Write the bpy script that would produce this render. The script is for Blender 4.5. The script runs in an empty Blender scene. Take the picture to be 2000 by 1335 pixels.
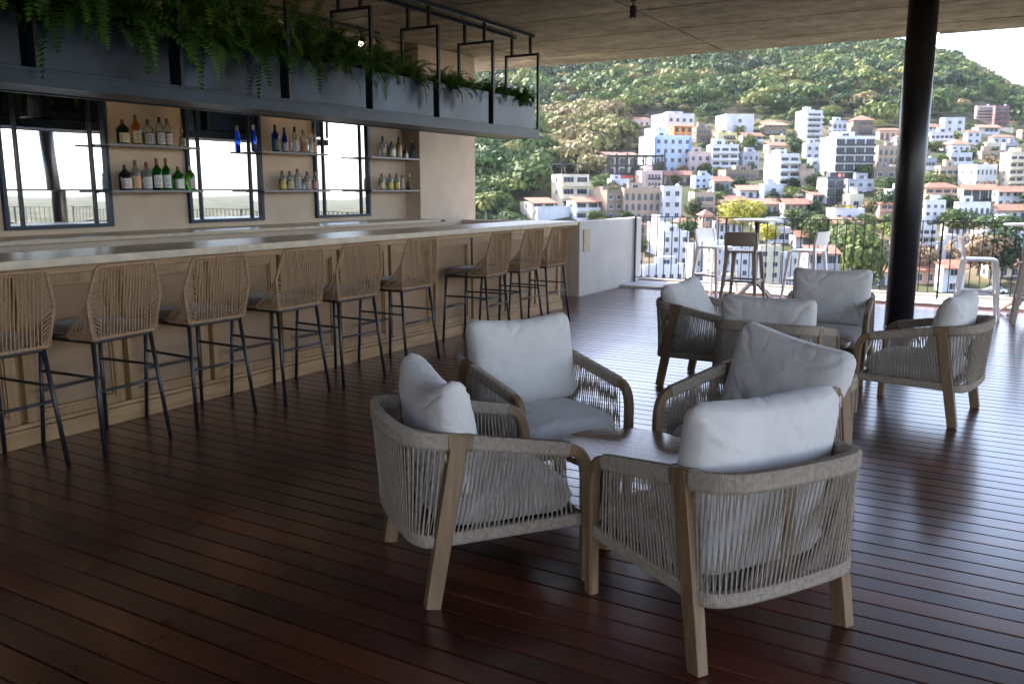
import bpy, math, random
import numpy as np
from math import sin, cos, pi, radians, sqrt, atan2
from mathutils import Vector, Matrix, noise
random.seed(7); RS = np.random.RandomState(11)
SC = bpy.context.scene
COL = SC.collection

# ------------------------------------------------------------------ camera, sky, sun, exposure
FPX, CXP, CYP, EYE = 1680.0, 1000.0, 667.5, 1.5
PITCH = math.atan(297.5 / FPX); YAW = radians(30.27)
cam = bpy.data.cameras.new('camera'); camo = bpy.data.objects.new('camera', cam); COL.objects.link(camo)
camo.location = (0, 0, EYE); camo.rotation_euler = (pi / 2 - PITCH, 0, YAW)
cam.sensor_width = 36; cam.lens = FPX / 2000 * 36
cam.clip_start = .05; cam.clip_end = 6000
cam.dof.use_dof = True; cam.dof.focus_distance = 3.4; cam.dof.aperture_fstop = 8.0
SC.camera = camo
SUN_DIR = Vector((-.772, .150, .616)).normalized()
world = bpy.data.worlds.new('World'); SC.world = world; world.use_nodes = True
wn = world.node_tree.nodes; wl = world.node_tree.links; wn.clear()
sky = wn.new('ShaderNodeTexSky'); sky.sky_type = 'NISHITA'; sky.sun_disc = False
sky.sun_elevation = math.asin(SUN_DIR.z); sky.sun_rotation = math.atan2(SUN_DIR.x, SUN_DIR.y)
sky.air_density = 1.0; sky.dust_density = 1.7; sky.ozone_density = 1.0
tn = wn.new('ShaderNodeVectorMath'); tn.operation = 'MULTIPLY'; tn.inputs[1].default_value = (1.12, .975, .965)
bg = wn.new('ShaderNodeBackground'); bg.inputs[1].default_value = .15
wo = wn.new('ShaderNodeOutputWorld'); wl.new(sky.outputs[0], tn.inputs[0]); wl.new(tn.outputs[0], bg.inputs[0]); wl.new(bg.outputs[0], wo.inputs[0])
sun = bpy.data.lights.new('sun', 'SUN'); sun.energy = 4.0; sun.angle = radians(.5); sun.color = (1, .94, .84)
suno = bpy.data.objects.new('sun', sun); COL.objects.link(suno)
suno.rotation_euler = SUN_DIR.to_track_quat('Z', 'Y').to_euler()
vs = SC.view_settings; SC.display_settings.display_device = 'sRGB'
vs.view_transform = 'Standard'; vs.look = 'None'; vs.gamma = 1; vs.use_curve_mapping = False
vs.exposure = 2.85
SC.render.engine = 'CYCLES'
try:
    SC.cycles.use_denoising = True; SC.cycles.max_bounces = 9; SC.cycles.diffuse_bounces = 5
    SC.cycles.glossy_bounces = 5; SC.cycles.transmission_bounces = 6; SC.cycles.caustics_refractive = False
    SC.cycles.caustics_reflective = False; SC.cycles.sample_clamp_indirect = 6
except Exception: pass

# pixel helpers used to place measured things at their real distance
_f = Vector((-sin(YAW) * cos(PITCH), cos(YAW) * cos(PITCH), -sin(PITCH)))
_r = Vector((cos(YAW), sin(YAW), 0)); _u = _r.cross(_f)
CAM = Vector((0, 0, EYE))
def ray(px, py): return _f * FPX + _r * (px - CXP) - _u * (py - CYP)
def on_x(px, py, x): d = ray(px, py); return CAM + d * (x / d.x)

# ------------------------------------------------------------------ materials
def mat(name): 
    m = bpy.data.materials.new(name); m.use_nodes = True
    return m, m.node_tree.nodes, m.node_tree.links, m.node_tree.nodes['Principled BSDF']
def simple(name, col, rough=.6, metal=0, var=0, scale=8, bump=0, bscale=40, spec=.5, stretch=(1, 1, 1), objvar=0, coat=0, sheen=0):
    m, n, l, b = mat(name)
    b.inputs['Roughness'].default_value = rough; b.inputs['Metallic'].default_value = metal
    b.inputs['Specular IOR Level'].default_value = spec
    if coat: b.inputs['Coat Weight'].default_value = coat; b.inputs['Coat Roughness'].default_value = .15
    if sheen: b.inputs['Sheen Weight'].default_value = sheen
    tc = n.new('ShaderNodeTexCoord'); mp = n.new('ShaderNodeMapping'); mp.inputs['Scale'].default_value = stretch
    l.new(tc.outputs['Object'], mp.inputs[0])
    oi = n.new('ShaderNodeObjectInfo')
    ad = n.new('ShaderNodeVectorMath'); ad.operation = 'ADD'
    cr = n.new('ShaderNodeCombineXYZ'); mu = n.new('ShaderNodeMath'); mu.operation = 'MULTIPLY'; mu.inputs[1].default_value = 37
    l.new(oi.outputs['Random'], mu.inputs[0]); l.new(mu.outputs[0], cr.inputs[0]); l.new(mu.outputs[0], cr.inputs[1])
    l.new(mp.outputs[0], ad.inputs[0]); l.new(cr.outputs[0], ad.inputs[1])
    nz = n.new('ShaderNodeTexNoise'); nz.inputs['Scale'].default_value = scale; nz.inputs['Detail'].default_value = 6
    l.new(ad.outputs[0], nz.inputs['Vector'])
    rm = n.new('ShaderNodeMapRange'); rm.inputs['From Min'].default_value = .3; rm.inputs['From Max'].default_value = .7
    rm.inputs['To Min'].default_value = 1 - var; rm.inputs['To Max'].default_value = 1 + var
    l.new(nz.outputs['Fac'], rm.inputs['Value'])
    ov = n.new('ShaderNodeMapRange'); ov.inputs['To Min'].default_value = 1 - objvar; ov.inputs['To Max'].default_value = 1 + objvar
    l.new(oi.outputs['Random'], ov.inputs['Value'])
    m2 = n.new('ShaderNodeMath'); m2.operation = 'MULTIPLY'; l.new(rm.outputs[0], m2.inputs[0]); l.new(ov.outputs[0], m2.inputs[1])
    vm = n.new('ShaderNodeVectorMath'); vm.operation = 'SCALE'; vm.inputs[0].default_value = col[:3]
    l.new(m2.outputs[0], vm.inputs['Scale']); l.new(vm.outputs[0], b.inputs['Base Color'])
    if bump:
        nb = n.new('ShaderNodeTexNoise'); nb.inputs['Scale'].default_value = bscale; nb.inputs['Detail'].default_value = 5
        l.new(ad.outputs[0], nb.inputs['Vector'])
        bp = n.new('ShaderNodeBump'); bp.inputs['Strength'].default_value = bump; bp.inputs['Distance'].default_value = .01
        l.new(nb.outputs['Fac'], bp.inputs['Height']); l.new(bp.outputs[0], b.inputs['Normal'])
    return m
def ramp(n, stops):
    r = n.new('ShaderNodeValToRGB'); e = r.color_ramp.elements
    e[0].position, e[0].color = stops[0][0], (*stops[0][1], 1)
    e[1].position, e[1].color = stops[-1][0], (*stops[-1][1], 1)
    for p, c in stops[1:-1]: k = e.new(p); k.color = (*c, 1)
    return r

def deck_mat():
    m, n, l, b = mat('deck_hardwood')
    tc = n.new('ShaderNodeTexCoord'); oi = n.new('ShaderNodeObjectInfo')
    sx = n.new('ShaderNodeVectorMath'); sx.operation = 'MULTIPLY_ADD'
    l.new(tc.outputs['Object'], sx.inputs[0]); sx.inputs[1].default_value = (.9, 14, 14)
    cr = n.new('ShaderNodeCombineXYZ'); mu = n.new('ShaderNodeMath'); mu.operation = 'MULTIPLY'; mu.inputs[1].default_value = 91
    l.new(oi.outputs['Random'], mu.inputs[0]); l.new(mu.outputs[0], cr.inputs[0]); l.new(mu.outputs[0], cr.inputs[2]); l.new(cr.outputs[0], sx.inputs[2])
    nz = n.new('ShaderNodeTexNoise'); nz.inputs['Scale'].default_value = 1.1; nz.inputs['Detail'].default_value = 7; nz.inputs['Roughness'].default_value = .6
    l.new(sx.outputs[0], nz.inputs['Vector'])
    # slow colour drift along a board
    s2 = n.new('ShaderNodeVectorMath'); s2.operation = 'MULTIPLY_ADD'; s2.inputs[1].default_value = (.45, .1, .1)
    l.new(tc.outputs['Object'], s2.inputs[0]); l.new(cr.outputs[0], s2.inputs[2])
    n2 = n.new('ShaderNodeTexNoise'); n2.inputs['Scale'].default_value = 1.3; n2.inputs['Detail'].default_value = 2; l.new(s2.outputs[0], n2.inputs['Vector'])
    r1 = ramp(n, [(.3, (.018, .006, .004)), (.45, (.048, .011, .006)), (.56, (.075, .017, .008)), (.72, (.12, .034, .012))])
    l.new(n2.outputs['Fac'], r1.inputs[0])
    mr = n.new('ShaderNodeMapRange'); mr.inputs['From Min'].default_value = .25; mr.inputs['From Max'].default_value = .75
    mr.inputs['To Min'].default_value = .6; mr.inputs['To Max'].default_value = 1.35; l.new(nz.outputs['Fac'], mr.inputs['Value'])
    bo = n.new('ShaderNodeMapRange'); bo.inputs['To Min'].default_value = .62; bo.inputs['To Max'].default_value = 1.45; l.new(oi.outputs['Random'], bo.inputs['Value'])
    bm_ = n.new('ShaderNodeMath'); bm_.operation = 'MULTIPLY'; l.new(mr.outputs[0], bm_.inputs[0]); l.new(bo.outputs[0], bm_.inputs[1])
    vm = n.new('ShaderNodeVectorMath'); vm.operation = 'SCALE'; l.new(r1.outputs[0], vm.inputs[0]); l.new(bm_.outputs[0], vm.inputs['Scale'])
    l.new(vm.outputs[0], b.inputs['Base Color'])
    rr = n.new('ShaderNodeMapRange'); rr.inputs['To Min'].default_value = .19; rr.inputs['To Max'].default_value = .42
    n3 = n.new('ShaderNodeTexNoise'); n3.inputs['Scale'].default_value = 2.2; n3.inputs['Detail'].default_value = 4
    l.new(tc.outputs['Object'], n3.inputs['Vector']); l.new(n3.outputs['Fac'], rr.inputs['Value']); l.new(rr.outputs[0], b.inputs['Roughness'])
    b.inputs['Specular IOR Level'].default_value = .75; b.inputs['Coat Weight'].default_value = .35; b.inputs['Coat Roughness'].default_value = .16
    bp = n.new('ShaderNodeBump'); bp.inputs['Strength'].default_value = .25; bp.inputs['Distance'].default_value = .002
    l.new(nz.outputs['Fac'], bp.inputs['Height']); l.new(bp.outputs[0], b.inputs['Normal'])
    return m
def wood_mat(name, c0, c1, rough=.5, sc=(30, 30, 1.6), objvar=True):
    m, n, l, b = mat(name)
    tc = n.new('ShaderNodeTexCoord'); oi = n.new('ShaderNodeObjectInfo')
    sx = n.new('ShaderNodeVectorMath'); sx.operation = 'MULTIPLY_ADD'; sx.inputs[1].default_value = sc
    l.new(tc.outputs['Object'], sx.inputs[0])
    cr = n.new('ShaderNodeCombineXYZ'); mu = n.new('ShaderNodeMath'); mu.operation = 'MULTIPLY'; mu.inputs[1].default_value = 53
    l.new(oi.outputs['Random'], mu.inputs[0])
    for k in range(3): l.new(mu.outputs[0], cr.inputs[k])
    l.new(cr.outputs[0], sx.inputs[2])
    nz = n.new('ShaderNodeTexNoise'); nz.inputs['Scale'].default_value = 1; nz.inputs['Detail'].default_value = 6; nz.inputs['Distortion'].default_value = .6
    l.new(sx.outputs[0], nz.inputs['Vector'])
    r = ramp(n, [(.3, c0), (.7, c1)]); l.new(nz.outputs['Fac'], r.inputs[0]); l.new(r.outputs[0], b.inputs['Base Color'])
    b.inputs['Roughness'].default_value = rough
    bp = n.new('ShaderNodeBump'); bp.inputs['Strength'].default_value = .15; bp.inputs['Distance'].default_value = .002
    l.new(nz.outputs['Fac'], bp.inputs['Height']); l.new(bp.outputs[0], b.inputs['Normal'])
    return m
def concrete_mat():
    m, n, l, b = mat('ceiling_concrete')
    tc = n.new('ShaderNodeTexCoord')
    def nz(s, d, st=(1, 1, 1)):
        mp = n.new('ShaderNodeMapping'); mp.inputs['Scale'].default_value = st; l.new(tc.outputs['Object'], mp.inputs[0])
        x = n.new('ShaderNodeTexNoise'); x.inputs['Scale'].default_value = s; x.inputs['Detail'].default_value = d; x.inputs['Roughness'].default_value = .62
        l.new(mp.outputs[0], x.inputs['Vector']); return x
    a = nz(.9, 8, (.6, 1.6, 1)); c = nz(5, 8)
    r = ramp(n, [(.30, (.12, .095, .074)), (.45, (.215, .175, .138)), (.56, (.28, .235, .19)), (.68, (.43, .36, .285))]); l.new(a.outputs['Fac'], r.inputs[0])
    r2 = n.new('ShaderNodeMapRange'); r2.inputs['From Min'].default_value = .3; r2.inputs['From Max'].default_value = .7; r2.inputs['To Min'].default_value = .6; r2.inputs['To Max'].default_value = 1.3
    l.new(c.outputs['Fac'], r2.inputs['Value'])
    vm = n.new('ShaderNodeVectorMath'); vm.operation = 'SCALE'; l.new(r.outputs[0], vm.inputs[0]); l.new(r2.outputs[0], vm.inputs['Scale'])
    l.new(vm.outputs[0], b.inputs['Base Color']); b.inputs['Roughness'].default_value = .75
    bp = n.new('ShaderNodeBump'); bp.inputs['Strength'].default_value = .4; bp.inputs['Distance'].default_value = .01
    l.new(c.outputs['Fac'], bp.inputs['Height']); l.new(bp.outputs[0], b.inputs['Normal'])
    return m
def rope_mat(name, c):
    m = simple(name, c, .85, var=.22, scale=60, bump=.5, bscale=260, spec=.15)
    return m
def fabric_mat(name, c):
    m, n, l, b = mat(name)
    tc = n.new('ShaderNodeTexCoord')
    w1 = n.new('ShaderNodeTexNoise'); w1.inputs['Scale'].default_value = 420; w1.inputs['Detail'].default_value = 2; l.new(tc.outputs['Object'], w1.inputs['Vector'])
    w2 = n.new('ShaderNodeTexNoise'); w2.inputs['Scale'].default_value = 5; w2.inputs['Detail'].default_value = 4; l.new(tc.outputs['Object'], w2.inputs['Vector'])
    r = n.new('ShaderNodeMapRange'); r.inputs['To Min'].default_value = .88; r.inputs['To Max'].default_value = 1.1; l.new(w2.outputs['Fac'], r.inputs['Value'])
    vm = n.new('ShaderNodeVectorMath'); vm.operation = 'SCALE'; vm.inputs[0].default_value = c; l.new(r.outputs[0], vm.inputs['Scale']); l.new(vm.outputs[0], b.inputs['Base Color'])
    b.inputs['Roughness'].default_value = .9; b.inputs['Sheen Weight'].default_value = .25; b.inputs['Specular IOR Level'].default_value = .2
    bp = n.new('ShaderNodeBump'); bp.inputs['Strength'].default_value = .35; bp.inputs['Distance'].default_value = .0015
    l.new(w1.outputs['Fac'], bp.inputs['Height'])
    b2 = n.new('ShaderNodeBump'); b2.inputs['Strength'].default_value = .85; b2.inputs['Distance'].default_value = .012
    w3 = n.new('ShaderNodeTexNoise'); w3.inputs['Scale'].default_value = 9; w3.inputs['Detail'].default_value = 3; w3.inputs['Distortion'].default_value = 1.2; l.new(tc.outputs['Object'], w3.inputs['Vector'])
    l.new(w3.outputs['Fac'], b2.inputs['Height']); l.new(bp.outputs[0], b2.inputs['Normal']); l.new(b2.outputs[0], b.inputs['Normal'])
    return m
def plaster_mat(name, c, var=.09, rough=.8):
    return simple(name, c, rough, var=var, scale=2.6, bump=.35, bscale=22, spec=.3)
def glass_mat(name, c, rough=.05, tr=.85, ior=1.45):
    m, n, l, b = mat(name); b.inputs['Base Color'].default_value = (*c, 1); b.inputs['Roughness'].default_value = rough
    b.inputs['Transmission Weight'].default_value = tr; b.inputs['IOR'].default_value = ior; return m
def foliage_mat(name, cols, sat=1, trans=.25, attr=True, rough=.6):
    m, n, l, b = mat(name)
    at = n.new('ShaderNodeAttribute'); at.attribute_name = 'tint'
    r = ramp(n, cols)
    if attr: l.new(at.outputs['Fac'], r.inputs[0])
    else:
        oi = n.new('ShaderNodeObjectInfo'); l.new(oi.outputs['Random'], r.inputs[0])
    g = n.new('ShaderNodeNewGeometry'); mr = n.new('ShaderNodeMapRange'); mr.inputs['To Min'].default_value = .88; mr.inputs['To Max'].default_value = 1.12
    l.new(g.outputs['Random Per Island'], mr.inputs['Value'])
    vm = n.new('ShaderNodeVectorMath'); vm.operation = 'SCALE'; l.new(r.outputs[0], vm.inputs[0]); l.new(mr.outputs[0], vm.inputs['Scale'])
    l.new(vm.outputs[0], b.inputs['Base Color']); b.inputs['Roughness'].default_value = rough; b.inputs['Specular IOR Level'].default_value = .12
    if trans:
        t = n.new('ShaderNodeBsdfTranslucent'); l.new(vm.outputs[0], t.inputs[0])
        mx = n.new('ShaderNodeMixShader'); mx.inputs[0].default_value = trans
        l.new(b.outputs[0], mx.inputs[1]); l.new(t.outputs[0], mx.inputs[2]); l.new(mx.outputs[0], n['Material Output'].inputs[0])
    return m

M = {}
M['deck'] = deck_mat()
M['concrete'] = concrete_mat()
M['plaster'] = plaster_mat('beige_plaster', (.49, .40, .315))
M['plaster_light'] = plaster_mat('pale_plaster', (.43, .41, .385), .07)
M['oak'] = wood_mat('bar_oak', (.25, .14, .058), (.39, .245, .115), .5, (2, 2.2, 22))
M['oak_v'] = wood_mat('bar_oak_upright', (.21, .118, .05), (.35, .215, .10), .5, (22, 22, 1.6))
M['panel'] = simple('panel_cloth', (.30, .195, .12), .8, var=.12, scale=3, bump=.4, bscale=300, stretch=(1, 1, 1), spec=.2)
M['stone'] = simple('counter_stone', (.44, .37, .28), .36, var=.16, scale=7, bump=.14, bscale=18, spec=.5)
M['stone_edge'] = simple('counter_stone_edge', (.52, .44, .34), .55, var=.15, scale=9, bump=.4, bscale=60)
M['steel'] = simple('dark_blue_steel', (.016, .034, .064), .34, metal=.0, var=.3, scale=3, bump=.06, bscale=4, spec=.22, objvar=.1)
M['panelsteel'] = simple('planter_sheet_steel', (.018, .036, .070), .27, metal=.1, var=.85, scale=1.9, bump=.3, bscale=2.2, spec=.22, objvar=.2)  # strong mottling: dark smudges, with blotchy reflections put into the colour
M['black'] = simple('black_powder_coat', (.012, .013, .017), .42, var=.1, spec=.5)
M['column'] = simple('column_black_paint', (.012, .013, .015), .38, var=.2, scale=5, spec=.5)
M['rail'] = simple('railing_black', (.02, .02, .022), .5, spec=.4)
M['rope'] = rope_mat('grey_rope', (.285, .235, .185))
M['rattan'] = rope_mat('tan_cord', (.32, .205, .125))
M['teak'] = wood_mat('chair_teak', (.125, .072, .034), (.215, .135, .070), .55, (34, 34, 3))
M['teak_dark'] = wood_mat('table_wood', (.10, .045, .028), (.20, .10, .06), .22, (4, 30, 30))
M['cushion'] = fabric_mat('cream_cushion', (.55, .525, .50))
M['taupe'] = fabric_mat('stool_cushion', (.14, .105, .085))
M['white'] = simple('white_plastic', (.78, .78, .77), .35, var=.03, spec=.5)
M['taupe_plastic'] = simple('taupe_plastic', (.30, .25, .215), .4, spec=.5)
M['brass'] = simple('brass', (.75, .6, .3), .3, metal=1)
M['kerb'] = plaster_mat('kerb_white', (.50, .475, .44), .16)
M['kerb_red'] = simple('terracotta_tile', (.34, .14, .08), .7, var=.2)
M['soil'] = simple('soil', (.03, .02, .015), .9, var=.3)
mm, n_, l_, b_ = mat('mirror_silver'); b_.inputs['Metallic'].default_value = 1; b_.inputs['Roughness'].default_value = .015; b_.inputs['Base Color'].default_value = (.86, .89, .92, 1)
tc_ = n_.new('ShaderNodeTexCoord'); nz_ = n_.new('ShaderNodeTexNoise'); nz_.inputs['Scale'].default_value = 1.6; nz_.inputs['Detail'].default_value = 0
l_.new(tc_.outputs['Object'], nz_.inputs['Vector']); bp_ = n_.new('ShaderNodeBump'); bp_.inputs['Strength'].default_value = .09; bp_.inputs['Distance'].default_value = .012
l_.new(nz_.outputs['Fac'], bp_.inputs['Height']); l_.new(bp_.outputs[0], b_.inputs['Normal']); M['mirror'] = mm
def emis(name, c, s):
    m, n, l, b = mat(name); b.inputs['Base Color'].default_value = (.1, .1, .1, 1); b.inputs['Emission Color'].default_value = (*c, 1); b.inputs['Emission Strength'].default_value = s; return m
M['lens'] = emis('lamp_lens', (1, .93, .82), 3)

# ------------------------------------------------------------------ mesh helpers
class MB:
    def __init__(s): s.v = []; s.f = []; s.m = []
    def box(s, a, b, mi=0):
        x0, y0, z0 = a; x1, y1, z1 = b; k = len(s.v)
        s.v += [(x0, y0, z0), (x1, y0, z0), (x1, y1, z0), (x0, y1, z0), (x0, y0, z1), (x1, y0, z1), (x1, y1, z1), (x0, y1, z1)]
        for q in ((0, 3, 2, 1), (4, 5, 6, 7), (0, 1, 5, 4), (1, 2, 6, 5), (2, 3, 7, 6), (3, 0, 4, 7)): s.f.append([k + i for i in q]); s.m.append(mi)
        return s
    def sweep(s, pts, w, h, mi=0, closed=False, up=(0, 0, 1), prof=None, cap=True, scale=None):
        """profile (w across, h up) swept along pts"""
        P = [Vector(p) for p in pts]; n = len(P)
        if prof is None: prof = [(-.5, -.5), (.5, -.5), (.5, .5), (-.5, .5)]
        k = len(s.v); m = len(prof)
        for i, p in enumerate(P):
            if closed: t = P[(i + 1) % n] - P[i - 1]
            else: t = P[min(i + 1, n - 1)] - P[max(i - 1, 0)]
            t.normalize(); U = Vector(up)
            S = t.cross(U)
            if S.length < 1e-4: S = t.cross(Vector((0, 1, 0)))
            S.normalize(); U = S.cross(t)
            sc = scale[i] if scale is not None else 1
            for a, b in prof: s.v.append(tuple(p + S * (a * w * sc) + U * (b * h * sc)))
        for i in range(n if closed else n - 1):
            for j in range(m):
                a = k + i * m + j; b = k + i * m + (j + 1) % m; c = k + ((i + 1) % n) * m + (j + 1) % m; d = k + ((i + 1) % n) * m + j
                s.f.append([a, b, c, d]); s.m.append(mi)
        if not closed and cap:
            s.f.append([k + j for j in range(m)][::-1]); s.m.append(mi); s.f.append([k + (n - 1) * m + j for j in range(m)]); s.m.append(mi)
        return s
    def tube(s, pts, r, seg=6, mi=0, closed=False, scale=None, cap=True):
        pr = [(.5 * cos(2 * pi * (j + .5) / seg), .5 * sin(2 * pi * (j + .5) / seg)) for j in range(seg)]
        return s.sweep(pts, 2 * r, 2 * r, mi, closed, prof=pr, scale=scale, cap=cap)
    def lathe(s, prof, seg=16, c=(0, 0), mi=0, sq=1.0, power=2.0):
        """prof: (r,z) list; sq squashes y; power>2 makes it squarer"""
        k = len(s.v)
        for r, z in prof:
            for j in range(seg):
                a = 2 * pi * (j + .5) / seg; ca, sa = cos(a), sin(a)
                q = (abs(ca) ** power + abs(sa) ** power) ** (-1 / power)
                s.v.append((c[0] + r * ca * q, c[1] + r * sa * q * sq, z))
        for i in range(len(prof) - 1):
            for j in range(seg):
                s.f.append([k + i * seg + j, k + i * seg + (j + 1) % seg, k + (i + 1) * seg + (j + 1) % seg, k + (i + 1) * seg + j]); s.m.append(mi)
        s.f.append([k + j for j in range(seg)][::-1]); s.m.append(mi)
        s.f.append([k + (len(prof) - 1) * seg + j for j in range(seg)]); s.m.append(mi)
        return s
    def quad(s, a, b, c, d, mi=0):
        k = len(s.v); s.v += [tuple(a), tuple(b), tuple(c), tuple(d)]; s.f.append([k, k + 1, k + 2, k + 3]); s.m.append(mi)
    def tri(s, a, b, c, mi=0):
        k = len(s.v); s.v += [tuple(a), tuple(b), tuple(c)]; s.f.append([k, k + 1, k + 2]); s.m.append(mi)
    def mesh(s, name, mats, smooth=False):
        me = bpy.data.meshes.new(name); me.from_pydata(s.v, [], s.f)
        for m in (mats if isinstance(mats, (list, tuple)) else [mats]): me.materials.append(m)
        if len(me.materials) > 1: me.polygons.foreach_set('material_index', s.m)
        if smooth: me.polygons.foreach_set('use_smooth', [True] * len(me.polygons))
        me.update(); return me
    def build(s, name, mats, parent=None, smooth=False, bevel=0, loc=None, rz=0):
        me = s.mesh(name, mats, smooth)
        o = bpy.data.objects.new(name, me); COL.objects.link(o)
        if parent is not None: o.parent = parent
        if loc is not None: o.location = loc
        if rz: o.rotation_euler = (0, 0, rz)
        if bevel:
            bv = o.modifiers.new('bevel', 'BEVEL'); bv.width = bevel; bv.segments = 2; bv.limit_method = 'ANGLE'
        return o
def place(name, me, parent=None, loc=(0, 0, 0), rot=(0, 0, 0), scl=None):
    o = bpy.data.objects.new(name, me); COL.objects.link(o); o.parent = parent; o.location = loc; o.rotation_euler = rot
    if scl is not None: o.scale = scl
    return o
def tag(o, label=None, cat=None, group=None, kind=None):
    if label: o['label'] = label
    if cat: o['category'] = cat
    if group: o['group'] = group
    if kind: o['kind'] = kind
    return o
def empty(name, loc=(0, 0, 0), rz=0):
    o = bpy.data.objects.new(name, None); COL.objects.link(o); o.location = loc; o.rotation_euler = (0, 0, rz); o.empty_display_size = .1
    return o
CHILD = {}
def kids(o): return [c for c in bpy.data.objects if c.parent == o]
def copy_thing(o, tree=None, parent=None):
    c = o.copy(); COL.objects.link(c); c.parent = parent
    for ch, sub in tree: copy_thing(ch, sub, c)
    return c
def tree_of(o): return [(c, tree_of(c)) for c in kids(o)]
def catmull(P, n=8, closed=False):
    P = [Vector(p) for p in P]; out = []
    m = len(P)
    for i in range(m if closed else m - 1):
        p0 = P[(i - 1) % m] if closed or i > 0 else P[0] * 2 - P[1]
        p1 = P[i]; p2 = P[(i + 1) % m]; p3 = P[(i + 2) % m] if closed or i + 2 < m else P[-1] * 2 - P[-2]
        for k in range(n):
            t = k / n
            out.append(.5 * ((2 * p1) + (p2 - p0) * t + (2 * p0 - 5 * p1 + 4 * p2 - p3) * t * t + (3 * p1 - p0 - 3 * p2 + p3) * t ** 3))
    if not closed: out.append(P[-1])
    return out
def resample(P, step):
    P = [Vector(p) for p in P]; L = [0]
    for a, b in zip(P, P[1:]): L.append(L[-1] + (b - a).length)
    n = max(2, int(L[-1] / step)); out = []; j = 0
    for i in range(n + 1):
        d = L[-1] * i / n
        while j < len(P) - 2 and L[j + 1] < d: j += 1
        t = (d - L[j]) / max(1e-9, L[j + 1] - L[j]); out.append(P[j].lerp(P[j + 1], min(1, t)))
    return out

# ------------------------------------------------------------------ deck
DECK_X0, DECK_X1, DECK_Y0, DECK_Y1 = -7.55, 5.2, -3.0, 12.42
deck = tag(MB().box((DECK_X0, DECK_Y0, -.30), (DECK_X1, DECK_Y1, -.035)).build('floor', M['black']), kind='structure')
PITCHB = .118; BW = .1125; y = 12.42 - PITCHB
board_meshes = {}
def board_mesh(x0, x1):
    key = (round(x0, 2), round(x1, 2))
    if key not in board_meshes:
        b = MB(); c = .0035; h = -.004; w = BW
        pr = [(0, -.03), (w, -.03), (w, -c), (w - c, 0), (c, 0), (0, -c)]
        for x in (x0, x1):
            for py, pz in pr: b.v.append((x, py, pz))
        n = 6
        for j in range(n): b.f.append([j, n + j, n + (j + 1) % n, (j + 1) % n]); b.m.append(0)
        b.f.append(list(range(n))); b.m.append(0); b.f.append([n + j for j in range(n)][::-1]); b.m.append(0)
        board_meshes[key] = b.mesh('deck_board', M['deck'])
    return board_meshes[key]
while y > DECK_Y0:
    sp = random.choice([None, None, -4.2, -3.1, -2.4, -.7, .3, 2.2, 3.4, 4.0])
    xs = [DECK_X0, DECK_X1] if sp is None else [DECK_X0, sp - .002, sp + .002, DECK_X1]
    for a in range(0, len(xs), 2):
        place('deck_board', board_mesh(xs[a], xs[a + 1]), deck, (0, y + random.uniform(-.0006, .0006), random.uniform(-.0006, .0006)))
    y -= PITCHB
# kerb beyond the deck
kerb = MB().box((-5.31, 12.425, -.3), (5.3, 13.22, .035))
kerb.box((-5.31, 13.22, -.3), (5.3, 13.34, .075))
tag(kerb.build('kerb', M['kerb'], bevel=.008), kind='structure')

# ------------------------------------------------------------------ ceiling of cast concrete fields
ZC = 3.46
ceil = tag(MB().box((-10, -3.2, ZC + .030), (5.3, 12.80, ZC + .32)).build('ceiling', M['concrete']), kind='structure')
xs = [-10, -9.42, -6.65, -3.885, -1.10, 1.67, 4.44, 5.3]; ys = [12.80, 11.94, 10.68, 9.42, 8.16, 6.9, 5.64, 4.38, 3.12, 1.86, .6, -.66, -1.92, -3.2]
g = .016
for i in range(len(xs) - 1):
    for j in range(len(ys) - 1):
        dz = random.uniform(0, .004)
        b = MB().box((xs[i] + g, ys[j + 1] + g, ZC + dz), (xs[i + 1] - g, ys[j] - g, ZC + .031))
        b.build('concrete_panel', M['concrete'], ceil)

# ------------------------------------------------------------------ walls
XW = -7.55
tag(MB().box((XW - .25, -3.0, -.3), (XW, 9.95, ZC + .011)).build('wall', M['plaster']), kind='structure')
tag(MB().box((XW - .25, 9.953, -.3), (-7.30, 11.38, ZC - .002)).build('pillar', M['plaster'], bevel=.004), kind='structure')
tag(MB().box((-7.297, 10.99, -.3), (-5.312, 11.14, 1.05)).build('low_wall', M['plaster'], bevel=.006), kind='structure')
w2 = tag(MB().box((-5.47, 10.985, -.3), (-5.31, 13.3, 1.055)).build('terrace_wall', M['plaster_light'], bevel=.01), 'low pale plaster wall running from the bar end to the railing', 'wall')
w2.data.materials.append(M['plaster'])
for p in w2.data.polygons:
    if p.normal.y < -.9: p.material_index = 1
tag(MB().box((-7.8, -3.25, -.3), (-.8, -3.0, ZC + .011)).build('unseen_shade_wall', M['plaster']), kind='structure')  # unseen wall behind the camera, added and sized to keep the deck dark
pl = empty('wall_plaque', (-5.31, 11.2, .785)); tag(pl, 'small tan rectangular plaque on the low pale wall past the bar', 'plaque')
MB().box((.001, -.105, -.16), (.014, .105, .16)).build('plate', simple('plaque_tan', (.32, .25, .15), .5, var=.1), pl, bevel=.003)
MB().box((.0142, -.085, -.135), (.0155, .085, .135)).build('inset', simple('plaque_face', (.36, .29, .19), .6, var=.12), pl)

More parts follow.
